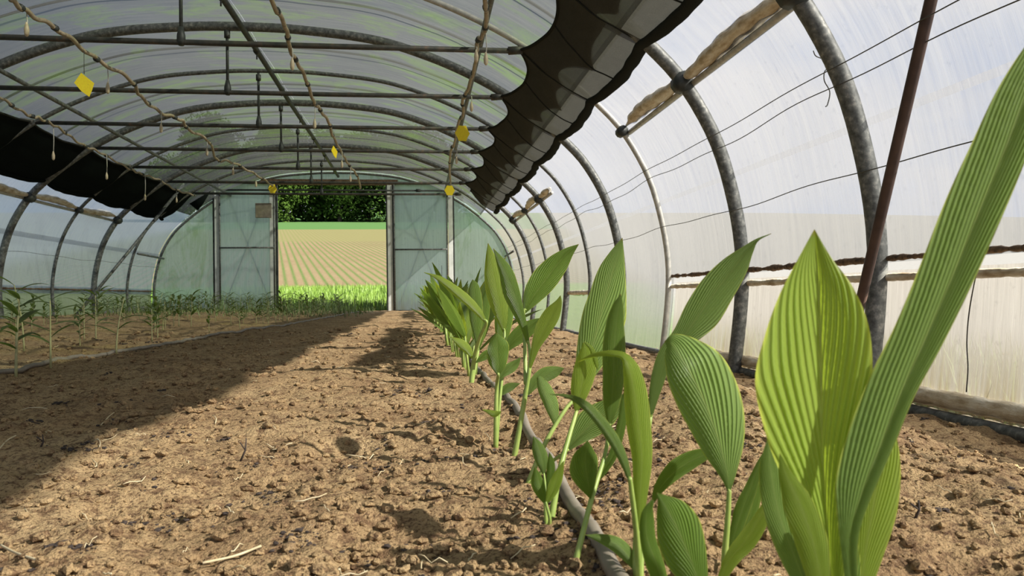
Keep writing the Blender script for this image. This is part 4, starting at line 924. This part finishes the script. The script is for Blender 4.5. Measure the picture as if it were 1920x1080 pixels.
for px, py, s in [(140, 858, .02), (160, 850, .015), (470, 850, .02), (490, 905, .025), (500, 915, .02), (550, 1015, .012), (540, 1030, .02), (650, 1035, .015), (330, 945, .025), (110, 1020, .01), (235, 985, .008), (290, 865, .006), (420, 820, .008), (775, 630, .03), (1020, 1000, .03), (1050, 1005, .03), (960, 790, .02), (880, 850, .03), (700, 870, .03), (740, 745, .04), (1130, 935, .02), (1150, 955, .02), (620, 760, .03), (1400, 900, .02), (1820, 900, .02), (1900, 990, .02), (1780, 1010, .02)]:
    g = atZ(px, py, 0 if px < 1300 else -.05); PATCH.append((g.x, g.y, s * .9))
for _ in range(110):
    r_ = random.Random(_ + 99); a = near_area(r_); PATCH.append((a[0], a[1], r_.uniform(.008, .03)))
lumps('compost_bits', 3600, patch_area, .0009, .0042, M['debris'], 'dark crumbs of compost scattered on the soil', 'compost', .5, seed=5, sink=.1)
def straws():
    r = random.Random(12); mb = MB()
    for i in range(240):
        x, y = near_area(r); L = r.uniform(.01, .04) * (1 + .3 * y); a = r.uniform(0, 6.28); c = r.uniform(-.5, .5); pts = []
        for t in np.linspace(-.5, .5, 5):
            xx = x + math.cos(a + c * t) * L * t; yy = y + math.sin(a + c * t) * L * t; pts.append((xx, yy, hz(xx, yy) + .004 + .006 * r.random()))
        tube(mb, pts, (.0004 + .0003 * r.random()) * (1 + .4 * y), 4)
    o = mb.build('straw_litter', M['straw']); tag(o, 'short bits of dry straw strewn over the soil', 'straw', kind='stuff')
straws()
# a few countable twigs
for px, py, dx, dy, lb in [(1715, 1015, 8, -38, 'short dark twig standing in the soil right of the largest plant'), (75, 870, 5, -28, 'small dark forked twig in the shaded soil at left'), (450, 880, 12, -45, 'thin bent twig upright in the sunlit soil')]:
    g = atZ(px, py, -.02); t = atY(px + dx, py + dy, g.y); mb = MB(); tube(mb, [(0, 0, 0), tuple((t - g) * .5 + Vector((.004, 0, 0))), tuple(t - g)], [.002, .0017, .001], 6); tube(mb, [tuple((t - g) * .5 + Vector((.004, 0, 0))), tuple((t - g) * .85 + Vector((-.010, 0, 0)))], .0012, 5)
    o = mb.build('twig', M['debris']); o.location = g; g.z = hz(g.x, g.y) - .003; o.location = g; tag(o, lb, 'twig')
for pl, lb in [([(0, 852), (14, 838), (30, 828)], 'pale dry straw stalk at the left edge of the soil'), ([(0, 1010), (30, 1040), (70, 1065)], 'long pale straw in the bottom left corner'), ([(380, 1062), (440, 1048), (490, 1036)], 'long curved pale straw on the sunlit soil'), ([(190, 795), (205, 785), (214, 781)], 'pale straw stub in the shaded soil')]:
    pts = [atZ(a, b, .0) for a, b in pl]; o0 = pts[0].copy(); mb = MB(); C = catmull([(p.x, p.y, hz(p.x, p.y) + .006) for p in pts], 14); o0 = Vector(C[0]); tube(mb, [Vector(p) - o0 for p in C], .0016, 5); o = mb.build('straw', M['straw']); o.location = o0; tag(o, lb, 'straw')
